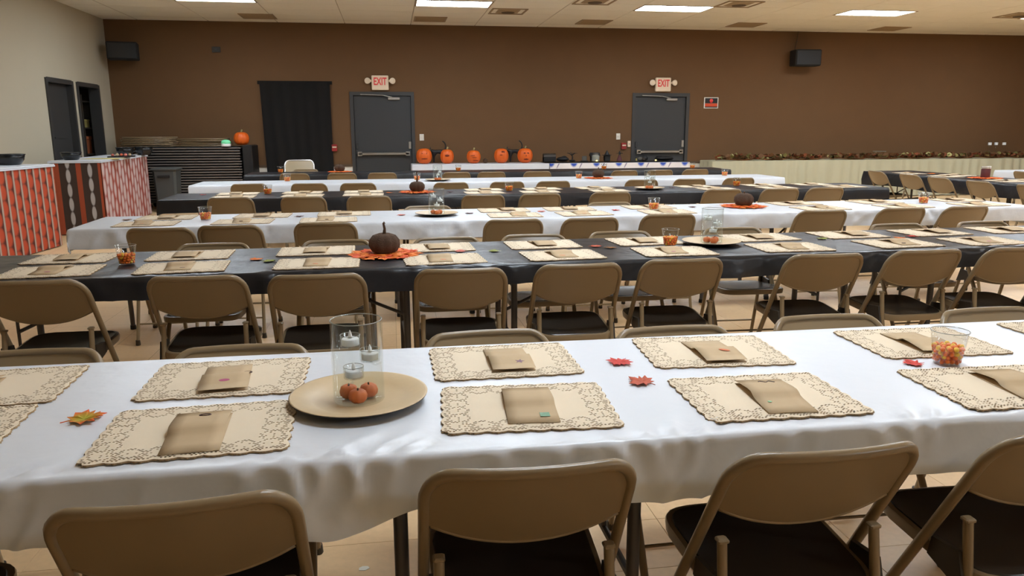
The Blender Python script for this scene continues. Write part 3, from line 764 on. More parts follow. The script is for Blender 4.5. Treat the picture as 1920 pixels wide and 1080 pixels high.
# front table: every mat and bag as seen
M1N = [(-1.04, 1.725, 4), (-.436, 1.664, 2.4), (.300, 1.689, -3.4), (.891, 1.667, -.9), (1.525, 1.635, -2)]
M1F = [(-1.04, 2.045, 3), (-.444, 2.028, .5), (.297, 2.06, .6), (.914, 2.055, -4), (1.586, 2.04, -1.5), (2.185, 2.05, 0)]
B1N = [None, (-.43, 1.634, 4, 'with a small ring mark', [('ring', .005, .075)]), (.304, 1.678, -4, 'with a green square sticker', [('square', .028, -.07)]),
       (.902, 1.641, -4.5, 'with a dark squiggle mark', [('squiggle', .012, .08), ('dot', -.03, -.045)]), (1.55, 1.62, -5, 'at the right picture edge', [])]
B1F = [(-1.07, 2.0, 6, 'at the left picture edge', []), (-.444, 2.008, 186, 'with a pink oval sticker', [('oval', .0, .055), ('ring', -.05, -.02)]), (.311, 2.05, 180.5, 'with a purple leaf sticker', [('star', -.022, .06)]),
       (.913, 2.03, 178, 'with an orange leaf sticker', [('leaf', -.018, .04)]), (1.57, 2.02, 178, 'with a small brown mark', [('dash', -.02, -.01)]), None]
for side, ms, bs in (('near', M1N, B1N), ('far', M1F, B1F)):
    for i, (x, y, a) in enumerate(ms):
        placemat(x, y, R(a), 'tan lace paper placemat on the %s side of the front white table, %s' % (side, nth(i, len(ms))))
    for q in bs:
        if q: bag(q[0], q[1], R(q[2]), 'kraft paper bag %s on %s side of front white table' % (q[3], side), q[4])
MATS_ROW = {2: ([-1.58, -1.0, -.37, .25, .87, 1.49, 2.17, 2.85, 3.40], [-1.63, -1.05, -.41, .24, .84, 1.46, 2.19, 2.78, 3.35, 3.92]),
 3: ([-1.71, -1.06, -.46, .93, 1.48, 2.16, 3.50, 4.27, 5.0], [-1.68, -.98, -.37, .90, 1.45, 2.14, 3.49, 4.27, 5.1]),
 4: ([-1.54, -.88, -.28, .96, 1.55, 2.31, 3.54, 4.26, 5.1], [-1.57, -.92, -.29, 1.0, 1.65, 2.26, 3.44, 4.27, 4.91])}
for r, (ns, fs) in MATS_ROW.items():
    for side, xs, dy in (('near', ns, -.195), ('far', fs, .195)):
        for i, x in enumerate(xs):
            a = math.atan(ROWS[r][3])+R(random.uniform(-3, 3)); y = yc(r, x)+dy+random.uniform(-.012, .012)
            if r == 2 and abs(x) < .5 and side == 'near': y -= .01
            placemat(x, y, a, 'tan lace paper placemat on the %s side of the %s, %s' % (side, ROWS[r][4], nth(i, len(xs))))
            bag(x+random.uniform(-.03, .03), y+random.uniform(-.01, .01), a+R(random.uniform(-5, 5))+(pi if side == 'far' else 0),
                'kraft paper bag on the %s side of the %s, %s' % (side, ROWS[r][4], nth(i, len(xs))), [(random.choice(['dash', 'leaf', 'oval', 'ring']), random.uniform(-.02, .02), -.06)] if r < 4 else [])
for i, (x, y) in enumerate([(7.52, 10.25), (7.52, 9.5), (7.54, 8.5), (7.54, 7.8), (7.86, 9.7), (7.86, 8.5), (7.86, 7.75)]):
    sd = 'aisle side' if i < 4 else 'wall side'; k = i if i < 4 else i-4
    w_ = ['farthest', 'second farthest', 'third farthest', 'nearest'][k] if i < 4 else ['farthest', 'middle', 'nearest'][k]
    placemat(x, y, pi/2+R(random.uniform(-4, 4)), 'tan lace paper placemat on %s of the right-hand black table, %s' % (sd, w_))
    bag(x, y, pi/2+R(random.uniform(-4, 4)), 'kraft paper bag on %s of the right-hand black table, %s' % (sd, w_))

# ------------------------------------------------------------------ candy cups
def cup_mesh():
    b = MB(); b.lathe([(.0, .002), (.034, .002), (.035, .0035), (.0482, .094), (.0495, .0945), (.0495, .0965), (.0478, .0965), (.0470, .094), (.0337, .005), (0, .005)], 28, capb=False, capt=False)
    return b.mesh('cup', 'cup_plastic', True)
CUPM = cup_mesh()
RIM = MB().tube([(.0490*cos(k*pi/14), .0490*sin(k*pi/14), .0958) for k in range(28)], .0011, 6, closed=True).mesh('rim', 'jar_grey', True)
cand = MB(); cpos = []
for L in range(4):
    for rr_, n in ((.0325+L*.0018, 14), (.0185, 8), (.005, 2)):
        for k in range(n):
            a = 2*pi*k/n+L*1.9+rr_*40+random.uniform(-.12, .12); cpos.append(((rr_-.003)*cos(a), (rr_-.003)*sin(a), .0125+L*.0122+random.uniform(-.0025, .0025)))
CO = MB().ball((0, 0, 0), .0082, .0072, .0066, 8, 5).mesh('candy', 'candy_orange', True); CY = MB().ball((0, 0, 0), .0082, .0074, .0068, 8, 5).mesh('candy', 'candy_yellow', True)
fillm = MB()
for p in cpos: fillm.ball(p, .0078, .0078, .0068, 6, 4)
FILL = fillm.mesh('candy_fill', 'candy_orange', True); FILL.materials.append(MATS['candy_yellow'])
for p in FILL.polygons: p.material_index = 1 if (p.index//24) % 5 == 0 else 0
def cup(x, y, lb, single=False):
    t = thing('candy_cup', (x, y, TOP)); tag(t, 'clear plastic cup holding orange candy '+lb, 'cup', 'clear candy cups'); link('cup_wall', CUPM, t); link('rim', RIM, t)
    if single:
        for k, p in enumerate(cpos):
            ye = (k*37 % 11) < 4 and p[2] > .018; o = link('candy', CY if ye else CO); o.location = (x+p[0], y+p[1], TOP+p[2]); o.rotation_euler = (k, k*2.1, k*.7)
            tag(o, '%s round candy inside the clear cup on the front white table' % ('yellow' if ye else 'orange'), 'candy', '%s candies in the front cup' % ('yellow' if ye else 'orange'))
    else:
        o = link('candy_fill', FILL); o.location = (x, y, TOP); tag(o, 'orange and yellow candies filling the cup '+lb, 'candy', kind='stuff')
cup(1.52, 1.835, 'on the front white table', True)
CUPS = {2: [-1.3, 1.545], 3: [-1.36, 2.12, 4.62], 4: [-1.26, 1.25, 3.94], 5: [-1.32, .34, 2.50, 4.66], 6: [-1.69, 1.07, 3.47, 5.0]}
CY_ = {2: [-.03, .0], 3: [0, -.008, 0], 4: [.1, -.02, .15], 5: [.15, .05, -.06, .1], 6: [.1, 0, 0, 0]}
for r, xs in CUPS.items():
    for i, x in enumerate(xs): cup(x, yc(r, x)+CY_[r][i], 'on the %s, %s' % (ROWS[r][4], nth(i, len(xs))))

# ------------------------------------------------------------------ charger plate centrepieces
PLATE = MB().lathe([(.0, .0), (.085, .0), (.10, .004), (.150, .015), (.164, .020), (.165, .0225), (.160, .0225), (.112, .0125), (.100, .0065), (.0, .0065)], 56, capb=False, capt=False).mesh('charger_plate', 'charger', True)
PLATE.materials.append(MATS['chair_dark'])
for p in PLATE.polygons:
    if p.index < 56*5: p.material_index = 1
GW = MB().lathe([(.0, 0), (.0605, 0), (.0615, .002), (.0615, .196), (.0610, .198), (.0590, .198), (.0585, .196), (.0585, .004), (.0, .004)], 40, capb=False, capt=False).mesh('glass_wall', 'glass', True)
GR = MB().tube([(.0603*cos(k*pi/20), .0603*sin(k*pi/20), .1975) for k in range(40)], .0012, 6, closed=True).mesh('rim', 'jar_grey', True)
HC = MB().lathe([(.0, 0), (.0235, 0), (.0245, .002), (.0245, .028), (.0232, .028), (.0228, .0025), (.0, .0025)], 24, capb=False, capt=False).mesh('holder_cup', 'glass', True)
HR = MB().tube([(.0238*cos(k*pi/12), .0238*sin(k*pi/12), .028) for k in range(24)], .0007, 5, closed=True).mesh('holder_rim', 'jar_grey', True)
TL = MB().lathe([(.0, 0), (.0200, 0), (.0205, .002), (.0205, .015), (.0190, .0165), (.0, .0165)], 22, capb=False, capt=False).mesh('candle_body', 'tealight', True)
FLM = MB().lathe([(.004, 0), (.0052, .004), (.004, .011), (.0008, .020)], 10).mesh('flame_tip', 'flame', True)
MP = MB().lathe([(.004, .001), (.014, .0), (.021, .007), (.0225, .016), (.019, .026), (.010, .031), (.003, .0285)], 32, ribs=8, amp=.10).mesh('body', 'mini_pumpkin', True)
MS = MB().tube([(0, 0, .027), (.001, 0, .034)], .0022, 6).mesh('stem', 'stem_brown')
def centrepiece(x, y, ph, rz=0, detail=True):
    o = link('charger_plate', PLATE); o.location = (x, y, TOP+.0004); tag(o, 'round tan charger plate under the candle glass on the '+ph, 'plate', 'charger plates')
    z0 = TOP+.0073; g = thing('candle_glass', (x, y, z0), rz); tag(g, 'clear glass cylinder with three candle holders on the '+ph, 'vase', 'glass candle cylinders')
    link('glass_wall', GW, g); link('rim', GR, g)
    for q, (hx, hy, hz, w_) in enumerate(((-.016, .018, .128, 'highest'), (.030, -.002, .096, 'middle'), (-.009, -.024, .062, 'lowest'))):
        h = link('holder_cup', HC, g); h.location = (hx, hy, hz); link('holder_rim', HR, h)
        d = Vector((hx, hy, 0)).normalized(); e = d*.0575-Vector((hx, hy, 0))
        MB().tube([(0, 0, 0), (d.x*.004, d.y*.004, -.008), (d.x*.012, d.y*.012, -.012), (e.x, e.y, -.006)], .0026, 6).build('holder_stem', 'glass', h, smooth=True)
        t = thing('tealight', Matrix.Rotation(rz, 4, 'Z') @ Vector((hx, hy, hz+.003)) + Vector((x, y, z0))); tag(t, 'white tealight in the %s holder of the glass on the %s' % (w_, ph), 'candle', 'white tealights')
        link('candle_body', TL, t); f = link('flame_tip', FLM, t); f.location = (0, 0, .0165)
    for q, (dx, dy) in enumerate(((-.0245, .004), (-.001, -.034), (.0235, .006))):
        t = thing('mini_pumpkin', (x+dx, y+dy, z0+.004), q*1.3); tag(t, 'tiny orange pumpkin inside the glass on the %s, %s of three' % (ph, ('left', 'front', 'right')[q]), 'pumpkin', 'tiny orange pumpkins')
        link('body', MP, t); link('stem', MS, t)
centrepiece(-.094, 1.795, ROWS[1][4])
centrepiece(1.80, 4.10, ROWS[2][4], .2); centrepiece(.34, 5.90, ROWS[3][4], .4); centrepiece(2.80, 8.08, ROWS[4][4], .1); centrepiece(.60, 9.98, ROWS[5][4], .5)

# ------------------------------------------------------------------ maple leaves and twine pumpkins
OUT = [(0, -.40), (.06, -.30), (.28, -.38), (.25, -.23), (.52, -.15), (.42, .0), (.56, .20), (.34, .19), (.35, .34), (.17, .25), (.22, .45), (.10, .42), (0, .58)]
OUT = OUT+[(-x, y) for x, y in reversed(OUT[1:-1])]
def leaf_mesh(name, m, s, curl, seed):
    b = MB(); n = len(OUT)
    def zz(x, y): return .0012+curl*(abs(x)*.5+y*y*.7)*s+.10*s*abs(noise.noise((x*4+seed, y*4, seed)))
    for dz in (.0007, 0):
        b.v.append((0, 0, zz(0, 0)*.3+dz))
        for k in (.55, 1): b.v += [(x*s*k, y*s*k, zz(x*k, y*k)+dz) for x, y in OUT]
    h = 1+2*n
    for k in range(n):
        q = (k+1) % n
        b.f += [(0, 1+k, 1+q), (1+k, 1+n+k, 1+n+q, 1+q), (h, h+1+q, h+1+k), (h+1+k, h+1+q, h+1+n+q, h+1+n+k), (1+n+k, h+1+n+k, h+1+n+q, 1+n+q)]
    b.tube([(0, -.36*s, .001+zz(0, -.36)*.8), (.02*s, -.58*s, .003)], .0009, 5)
    b.uv = [(p[0], p[1]) for p in b.v]
    return b.mesh(name, m)
LM = {c: [leaf_mesh('leaf', c, .066, .15, k*3.3) for k in range(3)] for c in ('leaf_orange', 'leaf_red', 'leaf_rust', 'leaf_green', 'leaf_pink', 'leaf_dark', 'leaf_mixed', 'leaf_brown')}
nl = [0]
def leaf(x, y, c, lb, rz=None, s=1):
    o = link('maple_leaf', LM[c][nl[0] % 3]); nl[0] += 1; o.location = (x, y, TOP+.0006); o.rotation_euler.z = rz if rz is not None else random.uniform(0, 6); o.scale = (s, s, s)
    tag(o, lb, 'leaf', 'scattered fabric leaves')
leaf(-.71, 1.775, 'leaf_mixed', 'orange leaf with yellow green middle at left of front white table', -1.1, 1.25)
leaf(.62, 1.99, 'leaf_red', 'bright red leaf between far placemats on the front white table', 2.4, 1.05); leaf(.625, 1.815, 'leaf_rust', 'crinkled rust red leaf between near placemats on the front white table', .7, 1.05)
leaf(1.425, 1.845, 'leaf_red', 'curled red leaf beside the candy cup on the front white table', 1.5, .85)
L2 = [(-.69, -.02, 'leaf_orange'), (-.62, -.09, 'leaf_green'), (.36, .03, 'leaf_pink'), (.54, .0, 'leaf_green'), (1.12, .05, 'leaf_rust'), (1.19, -.01, 'leaf_brown'), (2.53, .07, 'leaf_green'), (3.0, 0, 'leaf_orange'), (3.12, .05, 'leaf_red')]
L3 = [(-1.93, .1, 'leaf_brown'), (-.70, .06, 'leaf_dark'), (.07, .0, 'leaf_pink'), (.60, .0, 'leaf_dark'), (1.18, .02, 'leaf_pink'), (1.80, .0, 'leaf_red'), (2.50, .1, 'leaf_dark')]
L4 = [(-1.90, .12, 'leaf_red'), (-.02, .0, 'leaf_orange'), (.61, -.05, 'leaf_dark'), (3.10, .0, 'leaf_dark')]
for r, L in ((2, L2), (3, L3), (4, L4)):
    for i, (x, dy, c) in enumerate(L): leaf(x, yc(r, x)+dy, c, 'small %s fabric leaf on the %s, %s' % (c.split('_')[1], ROWS[r][4], nth(i, len(L))))
RL_ = [leaf_mesh('leaf', c, .15, .10, k*1.7) for k, c in enumerate(('leaf_orange', 'leaf_deep', 'leaf_orange'))]
TWB = MB().lathe([(.006, .012), (.035, .0), (.066, .012), (.082, .042), (.080, .070), (.060, .096), (.030, .106), (.010, .098)], 48, ribs=10, amp=.09).mesh('body', 'twine', True)
def leaf_mat(x, y, ph, sc_=1.0):
    t = thing('leaf_mat', (x, y, TOP)); tag(t, 'round mat of orange maple leaves on the '+ph, 'leaf mat', 'orange leaf mats'); t.scale = (sc_, sc_, sc_)
    for ring, (n, rr_, zz) in enumerate(((12, .118, .0), (9, .07, .004))):
        for k in range(n):
            a = 2*pi*(k+.5*ring)/n; o = link('leaf', RL_[(k+ring) % 3], t); o.location = (rr_*cos(a), rr_*sin(a), zz+.002*(k % 2)); o.rotation_euler.z = a-pi/2+random.uniform(-.2, .2)
    MB().lathe([(.085, .001), (.09, .003), (.085, .0055)], 20).build('backing', 'leaf_deep', t)
def twine_pumpkin(x, y, ph, stem=.05, s=1.0):
    t = thing('twine_pumpkin', (x, y, TOP+.010), .3); tag(t, 'dark brown twine pumpkin on the orange leaf mat of the '+ph, 'pumpkin', 'brown twine pumpkins'); t.scale = (s, s, s)
    link('body', TWB, t)
    MB().tube([(0, 0, .092), (.004, 0, .10+stem*.5), (-.001, .002, .10+stem), (.006, .0, .104+stem)], [.011, .007, .006, .008], 8).build('stem', 'stem_brown', t, smooth=True)
for x, dy, r, st, s in ((-.045, -.0, 2, .058, 1), (2.94, .05, 3, .012, 1), (.27, .0, 4, .10, 1), (2.76, -.1, 5, .03, 1), (-.79, .1, 6, .02, 1)):
    leaf_mat(x, yc(r, x)+dy, ROWS[r][4]); twine_pumpkin(x, yc(r, x)+dy, ROWS[r][4], st, s)
# centre of the right-hand black table
leaf_mat(7.70, 9.0, 'right-hand black table', 1.05)
t = thing('candle_jar', (7.70, 9.0, TOP+.010)); tag(t, 'brown glass jar candle on the leaf mat of the right-hand black table', 'candle')
MB().lathe([(.05, 0), (.055, .01), (.055, .11), (.048, .12)], 20).build('jar', 'leaf_dark', t, auto=40); MB().lathe([(.056, .12), (.058, .125), (.058, .145), (.05, .15)], 20).build('lid', 'chrome', t, auto=40)
leaf(7.72, 10.05, 'leaf_orange', 'orange leaf near the far end of the right-hand black table', 0, 1.6)
o = MB().prism([(0, -.008), (.02, -.012), (.034, 0), (.028, .012), (.012, .014), (0, .006)], .0005, .002).build('paper_scrap', 'paper'); o.location = (-.145, 2.28, 0); tag(o, 'tiny white paper scrap lying on the tiled floor under the front table', 'paper scrap')

# ------------------------------------------------------------------ display table with carved pumpkins along the back wall
def skirted(name, x0, x1, y0, y1, z, m, mtop, drop, lb, uvs=False, pleat=.0):
    t = thing(name, ((x0+x1)/2, (y0+y1)/2, 0)); tag(t, lb, 'table'); hx, hy = (x1-x0)/2, (y1-y0)/2
    MB().bbox(-hx, hx, -hy, hy, z-.02, z, .006).build('cloth_top', mtop, t)
    b = MB(); uv = []; per = []
    n = int(2*hx/.04)
    for k in range(n+1): per.append((-hx+2*hx*k/n, -hy, 0, -1))
    for k in range(1, 17): per.append((hx, -hy+2*hy*k/16, 1, 0))
    left = [(-hx, hy-2*hy*k/16, -1, 0) for k in range(16)]
    per = left+per; d = 0
    for i, (x, y, nx_, ny_) in enumerate(per):
        if i: d += math.hypot(x-per[i-1][0], y-per[i-1][1])
        for k in range(6):
            v = k/5; o_ = .006+pleat*(.6+.4*v)*sin(d*27+sin(d*5)*1.8)*(.4+.6*v)+.012*v*noise.noise((d*3, v, 1))
            b.v.append((x+nx_*o_, y+ny_*o_, z-.004-drop*v)); uv.append((d, z-drop*v))
    for i in range(len(per)-1):
        for k in range(5): b.f.append((i*6+k, i*6+k+1, (i+1)*6+k+1, (i+1)*6+k))
    b.uv = uv; b.build('skirt', m, t, smooth=True)
    for sx in (-1, 1):
        for sy in (-1, 1): MB().tube([(sx*(hx-.2), sy*(hy-.1), z-.02), (sx*(hx-.2), sy*(hy-.1), 0)], .016, 8).build('leg', 'table_leg', t)
    return t
DZ = .755
skirted('display_table', .40, 3.02, 14.56, 15.22, DZ, 'plastic_white', 'plastic_white', .17, 'white clothed display table carrying carved pumpkins along the brown wall')
skirted('display_table', 3.04, 5.86, 14.56, 15.22, DZ, 'blue_print', 'plastic_white', .16, 'display table with blue and white printed cloth along the brown wall')
def lumpy(w_, h, ribs=12, n=48):
    prof = []
    for k in range(12):
        t_ = k/11; a = -pi/2*.86+pi*.9*t_; prof.append((w_/2*cos(a)**.62 if cos(a) > 0 else .01, h/2*(1+sin(a))))
    prof.append((w_*.06, h*.95))
    return MB().lathe(prof, n, ribs=ribs, amp=.05)
def pumpkin(x, y, z, w_, h, lb, carve, stem=True):
    t = thing('carved_pumpkin', (x, y, z)); tag(t, lb, 'pumpkin', 'orange pumpkins at the back')
    lumpy(w_, h).build('body', 'pumpkin', t, smooth=True)
    if stem: MB().tube([(0, 0, h*.93), (.008, 0, h+.02), (.02, 0, h+.045)], [.02, .014, .016], 8).build('stem', 'stem', t, smooth=True)
    for nm, dx, dz, rx, rz_ in carve:
        q = max(0, 1-(abs(dx)/(w_/2))**2); e = abs(dz-.5*h)/(h*.5); yy = -(w_/2)*math.sqrt(q)*(1-e**2)**.42*.97
        MB().ball((dx, yy, dz), rx, .012, rz_, 10, 6).build(nm, 'pumpkin_dark', t, smooth=True)
PY = 14.92; PZ = DZ
pumpkin(.645, PY, PZ, .30, .29, 'carved pumpkin with faint face, leftmost on the display table', [('carved_eye', -.04, .20, .012, .012), ('carved_eye', .04, .195, .012, .012), ('carved_mouth', 0, .10, .06, .010)], False)
pumpkin(1.085, PY, PZ, .26, .27, 'carved pumpkin with one dark carved patch, second on the display table', [('carved_patch', -.005, .155, .045, .022)])
pumpkin(1.60, PY, PZ, .27, .25, 'carved pumpkin with slit carving, middle one on the display table', [('carved_slit', -.03, .15, .05, .007), ('carved_slit', .0, .115, .05, .006), ('carved_slit', .02, .06, .06, .007)])
pumpkin(2.14, PY, PZ, .28, .28, 'carved pumpkin with hole near top, fourth on the display table', [('carved_hole', .02, .215, .038, .022), ('carved_slit', -.02, .16, .03, .008)], False)
pumpkin(2.61, PY, PZ, .30, .28, 'carved pumpkin with round eyes and mouth, rightmost on the display table', [('carved_eye', -.03, .19, .022, .016), ('carved_eye', .035, .19, .022, .018), ('carved_nose', 0, .14, .014, .009), ('carved_mouth', .0, .075, .05, .018)])
def skin_body(name, pts, edges, m, parent, root=0):
    me = bpy.data.meshes.new(name); me.from_pydata([p[:3] for p in pts], edges, []); me.materials.append(MATS[m])
    o = link(name, me, parent); bm = bmesh.new(); bm.from_mesh(me); ly = bm.verts.layers.skin.verify()
    for v, p in zip(bm.verts, pts): v[ly].radius = (p[3], p[3]); v[ly].use_root = (v.index == root)
    bm.to_mesh(me); bm.free()
    o.modifiers.new('skin', 'SKIN').use_smooth_shade = True; s = o.modifiers.new('sub', 'SUBSURF'); s.levels = 1; s.render_levels = 1
    return o
def cat(x, lb):
    t = thing('black_cat', (x, PY+.20, PZ)); tag(t, lb, 'cat figure', 'arched black cat figures')
    pts = [(0, 0, .24, .045), (-.08, 0, .20, .042), (-.12, 0, .235, .032), (-.15, 0, .25, .034), (-.09, -.02, .10, .020), (-.09, -.02, .012, .018), (.09, 0, .20, .045), (.09, -.02, .10, .022), (.10, -.02, .012, .018),
           (.13, 0, .25, .016), (.15, 0, .33, .014), (.13, 0, .39, .014), (.08, 0, .43, .012), (-.09, .03, .10, .018), (-.09, .03, .012, .016), (.10, .03, .10, .018), (.11, .03, .012, .016)]
    skin_body('body', pts, [(0, 1), (1, 2), (2, 3), (1, 4), (4, 5), (0, 6), (6, 7), (7, 8), (6, 9), (9, 10), (10, 11), (11, 12), (1, 13), (13, 14), (6, 15), (15, 16)], 'black', t)
    for s in (-1, 1): MB().lathe([(.014, .270), (.0008, .315)], 6, c=(-.15, s*.018, 0)).build('ear', 'black', t)
cat(.93, 'arched black cat figure between the first and second carved pumpkins')
cat(2.44, 'arched black cat figure between the two rightmost carved pumpkins')
t = thing('small_pumpkin', (1.83, 14.95, DZ)); tag(t, 'small dark pumpkin beside the middle carved pumpkin', 'pumpkin'); lumpy(.09, .085).build('body', 'twine', t, smooth=True); MB().tube([(0, 0, .08), (.004, 0, .10)], .007, 6).build('stem', 'stem_brown', t)
# spooky village on the printed table
YV = 14.9
b = MB()
for i in range(41):
    x = 2.95+2.9*i/40
    for k in range(5): b.v.append((x, 14.60+.56*k/4, DZ+.003+.010*abs(noise.noise((x*5, k, 2)))))
for i in range(40):
    for k in range(4): b.f.append((i*5+k, (i+1)*5+k, (i+1)*5+k+1, i*5+k+1))
o = b.build('table_runner', 'black', smooth=True); tag(o, 'black lace runner lying under the dark village figures', 'table runner')
def vthing(name, x, lb, cat_, parts, y=YV):
    t = thing(name, (x, y, DZ+.014)); tag(t, lb, cat_)
    for nm, bb, m in parts: bb.build(nm, m, t, auto=40)
vthing('dark_chest', 3.09, 'dark little chest beside the rightmost carved pumpkin', 'chest', [('body', MB().bbox(-.12, .12, -.09, .09, 0, .10, .01), 'speaker'), ('lid', MB().tube([(-.12, 0, .09), (.12, 0, .09)], .075, 12), 'chair_dark')])
vthing('dark_mound', 3.36, 'dark heap of black netting left of the bare tree figure', 'decoration', [('body', MB().ball((0, 0, .05), .13, .09, .05, 12, 6), 'black'), ('peak', MB().ball((.03, 0, .08), .06, .05, .035, 10, 5), 'speaker')])
tr = MB().tube([(0, 0, 0), (.01, 0, .09), (-.01, 0, .15)], [.018, .012, .008], 6)
for a in range(7): tr.tube([(-.005, 0, .12), (.06*cos(a*.9), .05*sin(a*.9), .16), (.11*cos(a*.9), .06*sin(a*.9), .165+.01*(a % 3))], [.007, .005, .003], 5)
vthing('bare_tree', 3.55, 'black bare tree figure left of the grey jar on printed table', 'decoration', [('trunk', tr, 'black'), ('base', MB().ball((0, 0, .021), .07, .06, .02, 10, 5), 'black')])
vthing('tombstone', 3.80, 'small dark tombstone figure left of the grey jar', 'decoration', [('slab', MB().bbox(-.05, .05, -.02, .02, 0, .11, .015), 'stone_grey'), ('base', MB().bbox(-.07, .07, -.04, .04, 0, .02, .004), 'black')])
vthing('house_figure', 4.05, 'dark haunted house figure with gabled roof behind the jar', 'decoration', [('wall', MB().bbox(-.08, .08, -.06, .06, 0, .10, .004), 'speaker'), ('roof', MB().add([(-.10, -.07, .10), (.10, -.07, .10), (.10, .07, .10), (-.10, .07, .10), (-.10, 0, .17), (.10, 0, .17)], [(0, 1, 5, 4), (2, 3, 4, 5), (1, 2, 5), (3, 0, 4), (0, 3, 2, 1)]), 'black')], 15.05)
vthing('grey_jar', 4.00, 'pale grey jar on the printed table', 'jar', [('jar', MB().lathe([(.06, 0), (.075, .01), (.075, .11), (.055, .13), (.055, .14)], 18), 'jar_grey'), ('lid', MB().lathe([(.06, .14), (.062, .145), (.062, .165), (.02, .172)], 18), 'stone_grey')], 14.80)
vthing('hat_figure', 4.26, 'black block with witch hat on the printed table', 'decoration', [('body', MB().bbox(-.06, .06, -.05, .05, 0, .12, .012), 'black'), ('hat_brim', MB().lathe([(.10, .12), (.10, .128), (.05, .134)], 16), 'black'), ('hat_cone', MB().lathe([(.05, .132), (.03, .175), (.006, .215)], 12), 'black')])
vthing('witch_figure', 4.52, 'small witch figure with wide hat on the printed table', 'figure', [('robe', MB().lathe([(.06, 0), (.05, .04), (.025, .10), (.02, .12)], 12), 'leaf_dark'), ('head', MB().ball((0, 0, .135), .022, .022, .025, 10, 6), 'stone_grey'), ('hat', MB().lathe([(.07, .15), (.07, .156), (.025, .16), (.004, .205)], 14), 'black')])
vthing('lantern', 4.82, 'tiny yellow lantern on the printed table', 'lantern', [('base', MB().bbox(-.02, .02, -.02, .02, 0, .012, .002), 'black'), ('light', MB().bbox(-.014, .014, -.014, .014, .012, .06, .003), 'box_yellow'), ('cap', MB().lathe([(.026, .06), (.006, .085)], 4), 'black')], 14.75)
vthing('stone_heap', 5.0, 'low dark heap of stones on printed table near the right exit door', 'decoration', [('stone', MB().ball((-.05, 0, .04), .06, .05, .04, 9, 5), 'stone_grey'), ('stone', MB().ball((.05, .02, .055), .07, .05, .055, 9, 5), 'black'), ('stone', MB().ball((.0, -.04, .03), .04, .04, .03, 9, 5), 'chair_dark')])
vthing('dark_mound', 5.45, 'dark heap of black netting at right end of printed table', 'decoration', [('body', MB().ball((0, 0, .05), .20, .10, .05, 12, 6), 'black'), ('peak', MB().ball((-.1, 0, .08), .07, .05, .03, 10, 5), 'speaker')])
for x, lb in ((3.98, 'tiny glowing light at the front of the grey jar'), (5.18, 'tiny glowing light near the right end of printed table')):
    vthing('tea_lamp', x, lb, 'light', [('base', MB().lathe([(.02, 0), (.02, .01), (.012, .014)], 10), 'black'), ('bulb', MB().ball((0, 0, .025), .018, .014, .014, 8, 5), 'warm_led')], 14.63)

# ------------------------------------------------------------------ buffet with gathered cream skirt
BX0, BX1, BY0, BY1, BZ = 6.36, 13.9, 14.62, 15.24, .765
skirted('buffet_table', BX0, BX1, BY0, BY1, BZ, 'skirt_cream', 'skirt_cream', .745, 'long buffet table with gathered cream skirt along the brown wall', pleat=.040)
def garland(x0, x1, lb, seed):
    rnd = random.Random(seed); t = thing('leaf_garland', (0, 0, BZ)); tag(t, lb, 'garland', 'autumn leaf garlands on the buffet')
    pts = [(x0+(x1-x0)*k/30, BY0+.10+.05*sin(k*1.3), .022+.008*sin(k*.7)) for k in range(31)]
    MB().tube(pts, .012, 5).build('vine', 'leaf_brown', t)
    for m, cnt in (('garland_brown', 210), ('garland_rust', 90), ('garland_green', 70), ('garland_yellow', 22)):
        b = MB()
        for k in range(cnt):
            x = rnd.uniform(x0, x1); s = rnd.uniform(.05, .10); q = len(b.v); h = rnd.uniform(.035, .095)
            b.add([(p[0]*s, p[1]*s, .1*s*abs(p[0])) for p in OUT[::2]], [tuple(range(len(OUT[::2])))])
            b.xf(Matrix.Translation((x, BY0+.10+rnd.uniform(-.10, .12), h+.012)) @ Matrix.Rotation(rnd.uniform(0, 6), 4, 'Z') @ Matrix.Rotation(rnd.uniform(.2, 1.4), 4, 'X'), q)
        o = b.build(m.split('_')[1]+'_leaves', m, t); o['kind'] = 'stuff'
for k, (a, b_, lb) in enumerate(((6.47, 8.83, 'autumn leaf garland on the left third of the cream buffet'), (8.97, 11.33, 'autumn leaf garland on the middle third of the cream buffet'), (11.47, 13.80, 'autumn leaf garland on the right third of the cream buffet'))): garland(a, b_, lb, 11+k)
for k, x in enumerate((12.85, 13.03, 13.20)):
    t = thing('goblet_candle', (x, 15.0+.03*(k % 2), BZ)); tag(t, 'tall clear candle glass on the right of the cream buffet, %s' % ('left', 'middle', 'right')[k]+' of three', 'candle', 'tall candle glasses')
    MB().lathe([(.045, 0), (.045, .006), (.008, .012), (.007, .22), (.03, .24), (.042, .27), (.042, .36)], 18, capt=False).build('glass', 'glass', t, smooth=True); MB().lathe([(.036, .27), (.036, .325)], 14).build('candle', 'tealight', t, auto=40)
t = thing('glass_bowl', (10.25, 15.0, BZ)); tag(t, 'clear glass bowl on a stem, midway along the cream buffet', 'bowl')
MB().lathe([(.06, 0), (.06, .006), (.012, .014), (.011, .07), (.06, .085), (.12, .12), (.13, .155)], 24, capt=False).build('bowl', 'glass', t, smooth=True); MB().lathe([(.128, .153), (.132, .157), (.128, .161)], 24, capb=False, capt=False).build('rim', 'jar_grey', t)

